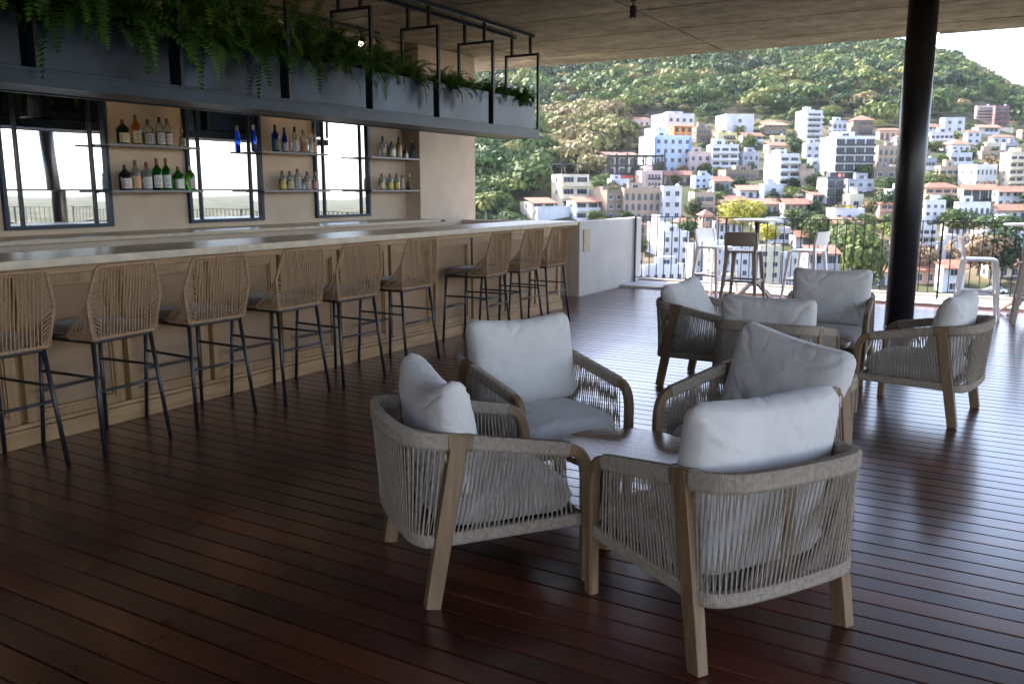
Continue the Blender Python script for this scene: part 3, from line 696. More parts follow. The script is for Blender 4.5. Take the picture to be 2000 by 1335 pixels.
# ------------------------------------------------------------------ bar stools
def make_stool():
    t = empty('bar_stool')
    FZ = .655
    leg = lambda a, b: MB().tube([a, b], .0125, 10)
    ft = {(-1, -1): (-.237, -.268), (1, -1): (.237, -.268), (-1, 1): (-.222, .272), (1, 1): (.222, .272)}
    tp = {(-1, -1): (-.200, -.200), (1, -1): (.200, -.200), (-1, 1): (-.200, .240), (1, 1): (.200, .240)}
    for k in ft: leg((*ft[k], .001), (*tp[k], FZ)).build('leg', M['black'], t, smooth=True)
    def at(k, z): u = z / FZ; return (ft[k][0] * (1 - u) + tp[k][0] * u, ft[k][1] * (1 - u) + tp[k][1] * u, z)
    for a, b, z in (((-1, -1), (1, -1), .375), ((-1, -1), (-1, 1), .455), ((1, -1), (1, 1), .455), ((-1, 1), (1, 1), .335)):
        MB().tube([at(a, z), at(b, z)], .0085, 8).build('rung', M['black'], t, smooth=True)
    MB().tube([(-.2, -.2, FZ), (.2, -.2, FZ), (.2, .24, FZ), (-.2, .24, FZ)], .0115, 8, closed=True).build('seat_frame', M['black'], t)
    # seat cushion
    n = 18; m = MB(); k0 = 0
    m = cushion_box(.43, .45, .06, 4); o = m.build('seat_cushion', M['taupe'], t, smooth=True); o.location = (0, .03, FZ + .05)
    # backrest rim (cord-wrapped)
    R = [(-.213, -.222, .675), (-.253, -.247, .885), (-.205, -.278, 1.065), (-.185, -.283, 1.083), (.185, -.283, 1.083), (.205, -.278, 1.065), (.253, -.247, .885), (.213, -.222, .675)]
    rp = []
    for i in range(len(R)): rp.append(R[i])
    path = resample([*R, R[0]], .0045)
    sc_ = [1 if i % 2 else .86 for i in range(len(path))]
    MB().tube(path, .0125, 6, scale=sc_).build('rim', M['rattan'], t, smooth=False)
    for sx in (-1, 1):
        wp = resample([(sx * .253, -.247, .885), (sx * .246, -.16, .785), (sx * .232, -.03, .690), (sx * .208, -.02, .668), (sx * .213, -.222, .672)], .005)
        MB().tube(wp, .009, 6, scale=[1 if i % 2 else .86 for i in range(len(wp))]).build('side_rim', M['rattan'], t)
    w = MB(); r = .0036
    def yat(z, bow=0): return -.222 - (z - .675) * .15 - bow
    N = 17
    for i in range(N):  # outer uprights
        u = -1 + 2 * i / (N - 1); x = u * .172; xb = x + .004
        w.tube([(xb, -.228, .675), (x, yat(.88) - .004, .88), (x, -.286, 1.083)], r, 4, cap=False)
    for i in range(14):  # inner layer, slanting
        u = -1 + 2 * i / 13; x0_, x1_ = u * .195 , u * .165 + .03 * (1 - abs(u))
        w.tube([(x0_, -.206, .675), (x1_, -.272, 1.083)], r * .9, 4, cap=False)
    for sx in (-1, 1):
        def rimpt(z):
            if z < .885: q = (z - .675) / .21; return Vector((sx * (.213 + .040 * q), -.222 - .025 * q, z))
            q = (z - .885) / .18; return Vector((sx * (.253 - .048 * q), -.247 - .031 * q, z))
        for i in range(8):
            z = .70 + i * .0245; p = rimpt(z); w.tube([p, (sx * .172, yat(z - .035) - .004, max(.68, z - .042))], r, 4, cap=False)
        for i in range(8):
            z = .885 + i * .0235; p = rimpt(z); w.tube([p, (sx * .172, yat(z - .02) - .004, z + (.03 if i > 5 else -.03) + (i - 3) * .004)], r, 4, cap=False)
        for i in range(9):  # wing cords
            q = i / 8; a = Vector((sx * .253, -.247, .885)).lerp(Vector((sx * .234, -.035, .690)), q); b = Vector((sx * .213, -.215, .68)).lerp(Vector((sx * .209, -.025, .668)), q * .92 + .04)
            w.tube([a, b], r, 4, cap=False); w.tube([a - Vector((sx * .008, 0, 0)), b + Vector((0, -.04, .004))], r * .9, 4, cap=False)
            c_ = Vector((sx * .253, -.247, .885)).lerp(Vector((sx * .213, -.222, .68)), q); w.tube([c_, Vector((sx * .24, -.07 - .12 * (1 - q), .705))], r * .9, 4, cap=False)
    w.build('cord_weave', M['rattan'], t)
    return t
def cushion_box(W, D, H, p=4, n=18, top_bulge=.25):
    """rounded seat pad"""
    m = MB(); 
    def prof(u, v):
        e = max(0, 1 - abs(u) ** (p * 2)) * max(0, 1 - abs(v) ** (p * 2)); return e ** .35
    idx = {}
    for sgn in (1, -1):
        for i in range(n + 1):
            for j in range(n + 1):
                u = -1 + 2 * i / n; v = -1 + 2 * j / n
                uu = math.copysign(abs(u) ** .75, u); vv = math.copysign(abs(v) ** .75, v)
                # rounded plan corners
                q = (abs(uu) ** 8 + abs(vv) ** 8) ** (1 / 8); f = max(abs(uu), abs(vv)) / q if q > 0 else 1
                x, y = uu * f * W / 2, vv * f * D / 2
                h = H / 2 * prof(uu, vv) * (1 + top_bulge * (1 - uu * uu) * (1 - vv * vv) * (1 if sgn > 0 else 0))
                if i in (0, n) or j in (0, n):
                    if sgn < 0: idx[(sgn, i, j)] = idx[(1, i, j)]; continue
                idx[(sgn, i, j)] = len(m.v); m.v.append((x, y, sgn * h))
        for i in range(n):
            for j in range(n):
                q = [idx[(sgn, i, j)], idx[(sgn, i + 1, j)], idx[(sgn, i + 1, j + 1)], idx[(sgn, i, j + 1)]]
                m.f.append(q if sgn > 0 else q[::-1]); m.m.append(0)
    return m
random.seed(3)
stool = make_stool(); stree = tree_of(stool)
SY = [2.44, 3.10, 3.80, 4.53, 5.19, 5.97, 7.27, 7.93, 8.57]
SR = [3, 5, -2, 2, -3, 0, 4, 2, -2]
slab = ['woven cord bar stool cut off by the left edge of the photo', 'woven cord bar stool second from the left along the bar', 'woven cord bar stool third from the left along the bar',
 'woven cord bar stool fourth from the left along the bar', 'woven cord bar stool fifth from the left, just before the single gap stool', 'woven cord bar stool at the near side of the gap in the row',
 'woven cord bar stool at the far side of the gap in the row', 'woven cord bar stool second from the far end of the bar', 'woven cord bar stool at the far end of the bar']
for i, (yy, rr) in enumerate(zip(SY, SR)):
    o = stool if i == 0 else copy_thing(stool, stree)
    o.location = (-4.643 + random.uniform(-.006, .006), yy, 0); o.rotation_euler = (0, 0, pi / 2 + radians(rr))
    tag(o, slab[i], 'bar stool', 'woven bar stools along the bar')

# ------------------------------------------------------------------ lounge chairs
def back_cushion(W=.63, H=.475, T=.205, seed=0, sag=.035):
    rnd = random.Random(seed); n, k = 46, 38; m = MB(); idx = {}
    folds = [(rnd.uniform(-.12, .12), 1, rnd.uniform(-.35, .35), -1, .45, .020, .035)]
    for _ in range(5): folds.append((rnd.uniform(-.8, .8), 1, rnd.uniform(-.5, .5), -1, rnd.uniform(.15, .4), .009, .03))
    for cx_, cz_ in ((-1, 1), (1, 1), (-1, -1), (1, -1)):
        for _ in range(3): folds.append((cx_ * .93, cz_ * rnd.uniform(.6, .93), -cx_ * rnd.uniform(.5, 1), -cz_ * rnd.uniform(.2, .9), rnd.uniform(.25, .5), .008, .04))
    for sgn in (1, -1):
        for i in range(n + 1):
            for j in range(k + 1):
                a = -1 + 2 * i / n; b = -1 + 2 * j / k
                u = math.copysign(abs(a) ** .8, a) if a else 0; v = math.copysign(abs(b) ** .8, b) if b else 0
                t = ((max(0, 1 - abs(u) ** 8)) * (max(0, 1 - abs(v) ** 7))) ** .36
                t *= (.74 + .26 * (1 - u * u) * (1 - v * v)) * (1 - .12 * v)
                q_ = (abs(u) ** 11 + abs(v) ** 11) ** (1 / 11); f_ = (max(abs(u), abs(v)) / q_) if q_ > 0 else 1
                x = u * f_ * W / 2 * (1 - .022 * (1 - v * v)); z = v * f_ * H / 2 * (1 - .015 * (1 - u * u))
                z -= sag * (1 - abs(u) ** 1.6) * max(0, v) ** 1.5
                d = 0
                for fx, fz, dx, dz, ln, dep, wd in folds:
                    L_ = sqrt(dx * dx + dz * dz); ex, ez = dx / L_, dz / L_
                    s_ = (u - fx) * ex + (v - fz) * ez; c_ = abs(-(u - fx) * ez + (v - fz) * ex + .05 * sin(s_ * 9))
                    if -.05 < s_ < ln * 1.6: d -= dep * math.exp(-(c_ / wd) ** 2 / 1.2) * max(0, 1 - s_ / (ln * 1.6)); d += dep * .5 * math.exp(-((c_ - wd * 2.2) / wd) ** 2) * max(0, 1 - s_ / (ln * 1.6))
                d += .006 * noise.noise(Vector((u * 2.2 + seed * 5, v * 2.2, sgn * 3.0))) * 2
                y = sgn * (T / 2 * t) + sgn * d * t * t
                if i in (0, n) or j in (0, k):
                    if sgn < 0: idx[(sgn, i, j)] = idx[(1, i, j)]; continue
                    y = 0
                idx[(sgn, i, j)] = len(m.v); m.v.append((x, y, z + H / 2))
        for i in range(n):
            for j in range(k):
                q = [idx[(sgn, i, j)], idx[(sgn, i + 1, j)], idx[(sgn, i + 1, j + 1)], idx[(sgn, i, j + 1)]]
                m.f.append(q if sgn < 0 else q[::-1]); m.m.append(0)
    return m
RW, FW, DD, LR, ZR, ZF, JY, WT = .327, .312, .314, .113, .638, .558, .231, .319
RRECT = [(-.5, -.32), (-.32, -.5), (.32, -.5), (.5, -.32), (.5, .32), (.32, .5), (-.32, .5), (-.5, .32)]
def make_chair():
    t = empty('lounge_chair')
    for sx in (-1, 1):
        # rear post leaning forward
        m = MB(); a = Vector((sx * RW, -DD, .001)); b = Vector((sx * WT, -DD + LR, ZR + .0))
        m.sweep([a, a.lerp(b, .4), b], .044, .062, up=(0, 1, 0), scale=[.92, 1, 1]); m.build('rear_leg', M['teak'], t, bevel=.003)
        # front leg that bends into the arm
        p = [(sx * FW, DD, .001), (sx * .316, DD - .003, .25), (sx * WT, DD - .006, .41)]
        arc = [(sx * WT, DD - .008, .44), (sx * WT, DD - .016, .48), (sx * WT, DD - .034, .512), (sx * WT, DD - .058, .530), (sx * WT, JY, .5375)]
        m = MB(); m.sweep(catmull(p + arc, 4), .042, .046, up=(0, 1, .02), prof=RRECT); m.build('front_leg', M['teak'], t)
        # wrapped arm
        A0 = Vector((sx * WT, JY, .5375)); A1 = Vector((sx * WT, -.155, .606))
        pth = resample([A0, A1], .0035); m = MB(); m.sweep(pth, .040, .058, prof=RRECT, scale=[1 if i % 2 else .93 for i in range(len(pth))]); m.build('rope_wrapped_arm', M['rope'], t)
        # bare wood block round the rear post
        m = MB(); m.sweep([A1, (sx * WT, -.205, .612), (sx * (WT - .001), -.245, .618)], .043, .060, prof=RRECT); m.build('arm_block', M['teak'], t)
        # side rail (wrapped)
        S0, S1 = Vector((sx * .316, DD - .03, .255)), Vector((sx * .323, -.245, .255))
        pth = resample([S0, S1], .0035); m = MB(); m.sweep(pth, .034, .050, prof=RRECT, scale=[1 if i % 2 else .93 for i in range(len(pth))]); m.build('rope_wrapped_rail', M['rope'], t)
        MB().box((sx * .30 - .018, -.285, .228), (sx * .30 + .018, -.235, .282)).build('rail_block', M['teak'], t)
    # back band
    zb = .618
    bp = catmull([(WT, -.245, zb), (.312, -.295, zb + .004), (.285, -.345, zb + .010), (.225, -.383, zb + .014), (.12, -.402, zb + .016), (0, -.407, zb + .017), (-.12, -.402, zb + .016), (-.225, -.383, zb + .014), (-.285, -.345, zb + .010), (-.312, -.295, zb + .004), (-WT, -.245, zb)], 8)
    pth = resample(bp, .0035); m = MB(); m.sweep(pth, .040, .066, prof=RRECT, scale=[1 if i % 2 else .935 for i in range(len(pth))]); m.build('rope_wrapped_back_band', M['rope'], t)
    lp = catmull([(.318, -.275, .250), (.300, -.325, .25), (.235, -.357, .25), (.12, -.368, .25), (0, -.371, .25), (-.12, -.368, .25), (-.235, -.357, .25), (-.300, -.325, .25), (-.318, -.275, .250)], 8)
    pth = resample(lp, .0035); m = MB(); m.sweep(pth, .034, .050, prof=RRECT, scale=[1 if i % 2 else .93 for i in range(len(pth))]); m.build('rope_wrapped_rail', M['rope'], t)
    # cords
    w = MB(); r = .0031; rn = random.Random(9)
    for sx in (-1, 1):
        N = 25
        for i in range(N):
            s_ = (i + .5) / N; yt = JY - .01 + (-.165 - JY) * s_; zt_ = .5375 + (JY - yt) / (JY + .155) * .068 - .026
            for off, sh in ((.016, .075), (-.013, .012)):
                yb_ = (DD - .045) + (-.235 - DD + .045) * min(1, max(0, s_ + sh * (1 - s_ ** 4)))
                j = rn.uniform(-.002, .002)
                w.tube([(sx * WT + sx * off, yt + j, zt_), (sx * .32 + sx * off * .8, yb_ + j, .276)], r, 4, cap=False)
    top = resample(bp, .002); bot = resample(lp, .002)
    N = 40
    for i in range(N):
        s_ = (i + .8) / (N + .6)
        for off, sh in ((-.014, .045), (.012, .010)):
            a = top[int(s_ * (len(top) - 1))]; s2 = min(.985, max(.015, s_ + sh)); b = bot[int(s2 * (len(bot) - 1))]
            na = Vector((a.x * .4, a.y + .12, 0)).normalized()
            w.tube([a + na * (-off if False else off * -1 * -1) + Vector((0, 0, -.03)), b + na * off + Vector((0, 0, .022))], r, 4, cap=False)
    w.build('rope_cords', M['rope'], t)
    # seat base, webbing frame
    MB().box((-.296, -.285, .235), (.296, .275, .262)).build('seat_base', M['black'], t)
    MB().box((-.292, .276, .225), (.292, .300, .275)).build('front_rail', M['teak'], t, bevel=.003)
    MB().box((-.02, -.352, .262), (.02, -.335, .60)).build('back_slat', M['teak'], t)
    # brass fitting on the rear leg
    for sx in (-1, 1):
        MB().box((sx * WT - .006, -.253, .545), (sx * WT + .006, -.2505, .575)).build('bracket', M['brass'], t)
    # cushions
    o = cushion_box(.585, .565, .135, 4, 22, .28).build('seat_cushion', M['cushion'], t, smooth=True); o.location = (0, .012, .327)
    return t
chair = make_chair()
bcm = [back_cushion(seed=k, sag=(.022, .085, .025, .015, .02)[k]).mesh('back_cushion', M['cushion'], smooth=True) for k in range(5)]
# seam piping as sub-part
def piping(me):
    pass
ctree = tree_of(chair)
CH = [(-.844, 2.883, 58.4, 'lounge chair nearest the camera, seen from behind, back to the lower right', 0, (.0, -.17, .30, -.16, .0)),
      (-1.784, 2.821, 321.7, 'lounge chair at the left of the near group, its cushion folded over', 1, (.0, -.18, .29, -.12, .0)),
      (-2.03, 3.783, 242.4, 'lounge chair facing the camera on the far left of the near group', 2, (0, -.17, .30, -.18, 0)),
      (-1.001, 3.972, 156.5, 'lounge chair at the far right of the near group, large cushion tilted', 3, (.0, -.17, .275, -.16, -.14)),
      (-1.973, 6.531, 267.1, 'lounge chair at the left of the far group with a slumped diagonal cushion', 4, (0, -.13, .285, -.46, .04)),
      (-1.347, 5.875, 356.7, 'lounge chair with its back to the camera in front of the far group', 3, (0, -.2, .27, -.14, 0)),
      (-1.282, 7.286, 183.5, 'lounge chair facing the camera at the back of the far group', 2, (0, -.17, .31, -.14, 0)),
      (-.51, 6.393, 81.0, 'lounge chair in profile beside the black column, facing left', 0, (0, -.17, .28, -.2, 0))]
for i, (x, y_, a, lab, ci, (cx_, cy_, cz_, tilt, roll)) in enumerate(CH):
    o = chair if i == 0 else copy_thing(chair, ctree)
    o.location = (x, y_, 0); o.rotation_euler = (0, 0, radians(a)); tag(o, lab, 'armchair', 'rope and teak lounge chairs')
    c = place('back_cushion', bcm[ci], o, (cx_, cy_ + .02, .385 + (cz_ - .30)), (0, 0, 0)); c.rotation_euler = (-tilt, roll, 0)

# low round table
def low_table(x, y, r, z, label):
    t = empty('coffee_table', (x, y, 0)); tag(t, label, 'table', 'low round wooden tables')
    MB().lathe([(r - .01, z - .030), (r, z - .024), (r, z - .004), (r - .004, z)], 72).build('tabletop', M['teak_dark'], t)
    for k in range(3):
        a = 2 * pi * k / 3 + .5; MB().sweep([(.20 * cos(a), .20 * sin(a), .001), (.10 * cos(a), .10 * sin(a), z - .032)], .04, .04).build('leg', M['teak'], t)
    MB().lathe([(.13, z - .045), (.13, z - .031)], 24).build('base_plate', M['teak'], t)
low_table(-1.392, 3.369, .295, .40, 'low round dark wood table in the middle of the near chairs')
low_table(-1.28, 6.60, .295, .40, 'low round wood table hidden among the far group of chairs')

# ------------------------------------------------------------------ plastic high stools and tables by the railing
def high_stool(x, y, rz, ma, label):
    t = empty('high_stool', (x, y, 0), rz); tag(t, label, 'high stool', 'plastic high stools by the railing')
    Z = .69
    for sx in (-1, 1):
        for sy in (-1, 1):
            ft = Vector((sx * .235, sy * .235, .002)); tp = Vector((sx * .175, sy * .165, Z - .01))
            MB().sweep([ft, tp], .050, .040, up=(0, 1, 0), scale=[.75, 1.15]).build('leg', ma, t, bevel=.005)
    for (a, b) in (((-1, -1), (1, -1)), ((-1, 1), (1, 1)), ((-1, -1), (-1, 1)), ((1, -1), (1, 1))):
        z = .30; f = lambda k: (k[0] * (.235 - .06 * z / Z), k[1] * (.235 - .07 * z / Z), z)
        MB().sweep([f(a), f(b)], .018, .030).build('rung', ma, t)
    m = cushion_box(.40, .38, .035, 5, 12, 0); o = m.build('seat', ma, t, smooth=True); o.location = (0, .0, Z)
    # curved back shell with uprights
    m = MB(); P = []
    nx, nz = 10, 6
    def bpnt(u, v, off): 
        z = .765 + .185 * v; xx = u * (.215 - .012 * v); yy = -.205 - .03 * v + .035 * (u * u) - off
        return (xx, yy, z)
    for side in (0, 1):
        for i in range(nx + 1):
            for j in range(nz + 1): m.v.append(bpnt(-1 + 2 * i / nx, j / nz, 0 if side == 0 else .014))
    W_ = (nx + 1) * (nz + 1)
    for i in range(nx):
        for j in range(nz):
            a = i * (nz + 1) + j; b = a + nz + 1
            m.f.append([a, b, b + 1, a + 1][::-1]); m.m.append(0); m.f.append([W_ + a, W_ + b, W_ + b + 1, W_ + a + 1]); m.m.append(0)
    for i in range(nx):
        for j in (0, nz):
            a = i * (nz + 1) + j; b = a + nz + 1; m.f.append([a, b, W_ + b, W_ + a]); m.m.append(0)
    for j in range(nz):
        for i in (0, nx):
            a = i * (nz + 1) + j; m.f.append([a, a + 1, W_ + a + 1, W_ + a]); m.m.append(0)
    m.build('backrest', ma, t, smooth=True)
    for sx in (-1, 1):
        MB().sweep([(sx * .18, -.165, Z - .02), (sx * .205, -.178, .80), (sx * .200, -.205, .935)], .036, .028, up=(0, 1, 0)).build('upright', ma, t)
def high_table(x, y, label):
    t = empty('high_table', (x, y, 0)); tag(t, label, 'table', 'white topped high tables by the railing')
    MB().lathe([(.30, 1.075), (.318, 1.082), (.32, 1.094), (.312, 1.10)], 48).build('tabletop', M['white'], t, smooth=False)
    MB().lathe([(.032, .20), (.032, 1.074)], 16).build('pole', M['black'], t, smooth=True)
    for k in range(4):
        a = pi / 4 + k * pi / 2 + .25
        MB().sweep([(.04 * cos(a), .04 * sin(a), .235), (.33 * cos(a), .33 * sin(a), .018)], .05, .034).build('foot', M['taupe_plastic'], t, bevel=.004)
high_table(-3.10, 12.0, 'white round high table left of the column by the railing')
high_table(.16, 12.0, 'white round high table cut by the right edge of the photo')
high_stool(-3.13, 11.52, 0, M['taupe_plastic'], 'taupe plastic high stool with its back to the camera')
high_stool(-3.70, 12.1, radians(-112), M['white'], 'white plastic high stool left of the taupe one')
high_stool(-2.42, 12.02, radians(80), M['white'], 'white plastic high stool right of the left high table')
high_stool(-.36, 11.56, radians(-84), M['white'], 'white plastic high stool in profile right of the column')
high_stool(.27, 11.30, radians(4), M['taupe_plastic'], 'dark high stool cut by the right edge of the photo')

# ================================================================== the hillside town
def smooth(a, b, x): t = max(0, min(1, (x - a) / (b - a))); return t * t * (3 - 2 * t)
LOWT = [(0, -.9), (25, -.60), (40, -.48), (70, -.30), (130, -.165), (190, -.112), (225, -.076), (255, -.036), (285, 0)]
GT = [(285, 0), (325, .13), (375, .30), (420, .42), (490, .57), (590, .74), (740, .90), (900, 1.0)]
RT = [(-60, .165), (-36, .165), (-20, .175), (-12, .160), (-6.8, .140), (-3.8, .124), (-2.4, .108), (-1.15, .094), (0, .083), (4, .06), (10, .04), (28, 0), (180, 0)]
def interp(T, x):
    if x <= T[0][0]: return T[0][1]
    for (a, fa), (b, fb) in zip(T, T[1:]):
        if x <= b: return fa + (fb - fa) * (x - a) / (b - a)
    return T[-1][1]
def tz(az, d):  # terrain height; az degrees from +Y towards +X
    hill = 1 - smooth(2, 26, az) if az > 0 else 1 - smooth(75, 105, -az)
    n = noise.noise(Vector((az * .11, d * .006, 2))) * .6 + noise.noise(Vector((az * .35, d * .016, 7))) * .3
    if d <= 285: z = EYE + d * interp(LOWT, d)
    elif d <= 900: z = EYE + d * interp(RT, az if az > -60 else -60) * (interp(GT, d) * (1 + .17 * n * smooth(340, 480, d) * (1 - smooth(760, 900, d))))
    else: z = EYE + 900 * interp(RT, max(az, -60)) - (d - 900) * .12
    flat = -24 + 3 * noise.noise(Vector((az * .3, d * .01, 4)))
    if d < 225: flat = z
    return z * hill + flat * (1 - hill) if d >= 225 else z
azs = [a * 1.0 for a in range(-180, 181, 6) if a < -66 or a > 36] + [a * .5 for a in range(-132, 73)]
azs = sorted(set(azs)); dd = [12, 25, 40, 70, 100, 130, 160, 190, 208, 225, 240, 255, 270, 285, 305, 325, 350, 375, 400, 420, 450, 490, 540, 590, 640, 690, 740, 800, 850, 900, 960, 1100, 1400, 2000, 2900]
m = MB()
for a in azs:
    for d in dd: m.v.append((d * sin(radians(a)), d * cos(radians(a)), tz(a, d)))
nd = len(dd)
for i in range(len(azs) - 1):
    for j in range(nd - 1): m.f.append([i * nd + j, (i + 1) * nd + j, (i + 1) * nd + j + 1, i * nd + j + 1][::-1]); m.m.append(0)
def ground_mat():
    mt, n, l, b = mat('hill_ground'); tc = n.new('ShaderNodeTexCoord')
    a = n.new('ShaderNodeTexNoise'); a.inputs['Scale'].default_value = .05; a.inputs['Detail'].default_value = 8; l.new(tc.outputs['Object'], a.inputs['Vector'])
    r = ramp(n, [(.35, (.02, .032, .012)), (.5, (.045, .048, .024)), (.62, (.10, .08, .055)), (.75, (.16, .13, .095))]); l.new(a.outputs['Fac'], r.inputs[0]); l.new(r.outputs[0], b.inputs['Base Color'])
    b.inputs['Roughness'].default_value = .95; b.inputs['Specular IOR Level'].default_value = .1; return mt
tag(m.build('terrain', ground_mat(), smooth=True), kind='structure')
sea = MB()
for k in range(64):
    a0, a1 = 2 * pi * k / 64, 2 * pi * (k + 1) / 64
    sea.quad((60 * cos(a0), 60 * sin(a0), -34), (60 * cos(a1), 60 * sin(a1), -34), (3300 * cos(a1), 3300 * sin(a1), -34), (3300 * cos(a0), 3300 * sin(a0), -34))
tag(sea.build('sea', simple('sea_water', (.03, .08, .11), .25, bump=.3, bscale=.2)), kind='structure')
# storeys of the hotel under the terrace
tag(MB().box((-20, -20, -24), (5.25, 12.35, -.31)).build('hotel_building', M['plaster_light']), 'pale storeys of the hotel under the roof terrace', 'building')

def azd(px): return math.degrees(atan2(px - CXP, sqrt(FPX ** 2 + 297.5 ** 2))) - 30.27
def tanel(px, py): d = ray(px, py); return d.z / sqrt(d.x ** 2 + d.y ** 2)
def dist_for(px, py):
    """distance at which the slope is seen at this image row"""
    t = tanel(px, py); az = azd(px); d = 60; prev = None
    while d < 900:
        h = (tz(az, d) - EYE) / d
        if h >= t: return d
        d += 2
    return 900
def unit(px): a = radians(azd(px)); return Vector((sin(a), cos(a), 0))

WC = {k: simple('wall_' + k, c, .75, var=.16, scale=.35, objvar=.06, stretch=(1, 1, .35)) for k, c in dict(white=(.43, .44, .46), cream=(.47, .42, .31), blue=(.36, .43, .51), yellow=(.50, .42, .19), orange=(.68, .26, .07), tan=(.28, .215, .155), stone=(.15, .12, .09), pink=(.44, .33, .30), red=(.42, .06, .04), grey=(.27, .28, .31), maroon=(.15, .07, .075), charcoal=(.05, .055, .065), bluetrim=(.12, .24, .52), salmon=(.42, .25, .175)).items()}
TILE = simple('roof_tile', (.185, .085, .055), .8, var=.4, scale=1.5, objvar=.2)
TILE_D = simple('roof_tile_dark', (.20, .09, .06), .8, var=.25, scale=1.5)
FRAME = simple('window_frame_white', (.4, .41, .43), .5)
PANE = simple('window_pane_dark', (.018, .024, .034), .25, spec=.25, objvar=.4)
RECESS_SHADE = simple('painted_recess_shade', (.06, .062, .07), .7, var=.2, scale=.8)  # dark colour standing in for the shade inside loggias and arches
METAL = simple('weathered_steel', (.018, .017, .017), .6)
def window_mesh():
    m = MB(); f = .07
    m.box((f, -.03, f), (1 - f, .01, 1 - f), 1)
    m.box((0, -.06, 0), (f, .01, 1)); m.box((1 - f, -.06, 0), (1, .01, 1)); m.box((f, -.06, 0), (1 - f, .01, f)); m.box((f, -.06, 1 - f), (1 - f, .01, 1)); m.box((.48, -.05, f), (.52, -.031, 1 - f)); m.box((-.05, -.14, -.06), (1.05, .0, -.001))
    return m.mesh('window', [FRAME, PANE])
WM = window_mesh()
def wide_window():
    m = MB(); f = .02
    m.box((f, -.03, f * 2), (1 - f, .01, 1 - f * 2), 1)
    m.box((0, -.06, 0), (f, .01, 1)); m.box((1 - f, -.06, 0), (1, .01, 1)); m.box((f, -.06, 1 - f * 2), (1 - f, .01, 1)); m.box((f, -.06, 0), (1 - f, .01, f * 2))
    for q in (.33, .66): m.box((q - .006, -.05, f * 2), (q + .006, -.031, 1 - f * 2), 0)
    return m.mesh('window', [FRAME, PANE])
WW = wide_window()
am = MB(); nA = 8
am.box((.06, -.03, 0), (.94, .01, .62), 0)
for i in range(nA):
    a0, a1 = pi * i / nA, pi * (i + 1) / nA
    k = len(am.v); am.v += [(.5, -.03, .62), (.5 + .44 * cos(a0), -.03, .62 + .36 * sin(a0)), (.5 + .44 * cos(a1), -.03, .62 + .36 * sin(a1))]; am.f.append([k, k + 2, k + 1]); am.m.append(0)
AM = am.mesh('arch_window', [RECESS_SHADE])  # flat arches on a solid wall, their inner shade given as colour
RECTS = []; NAMED = []
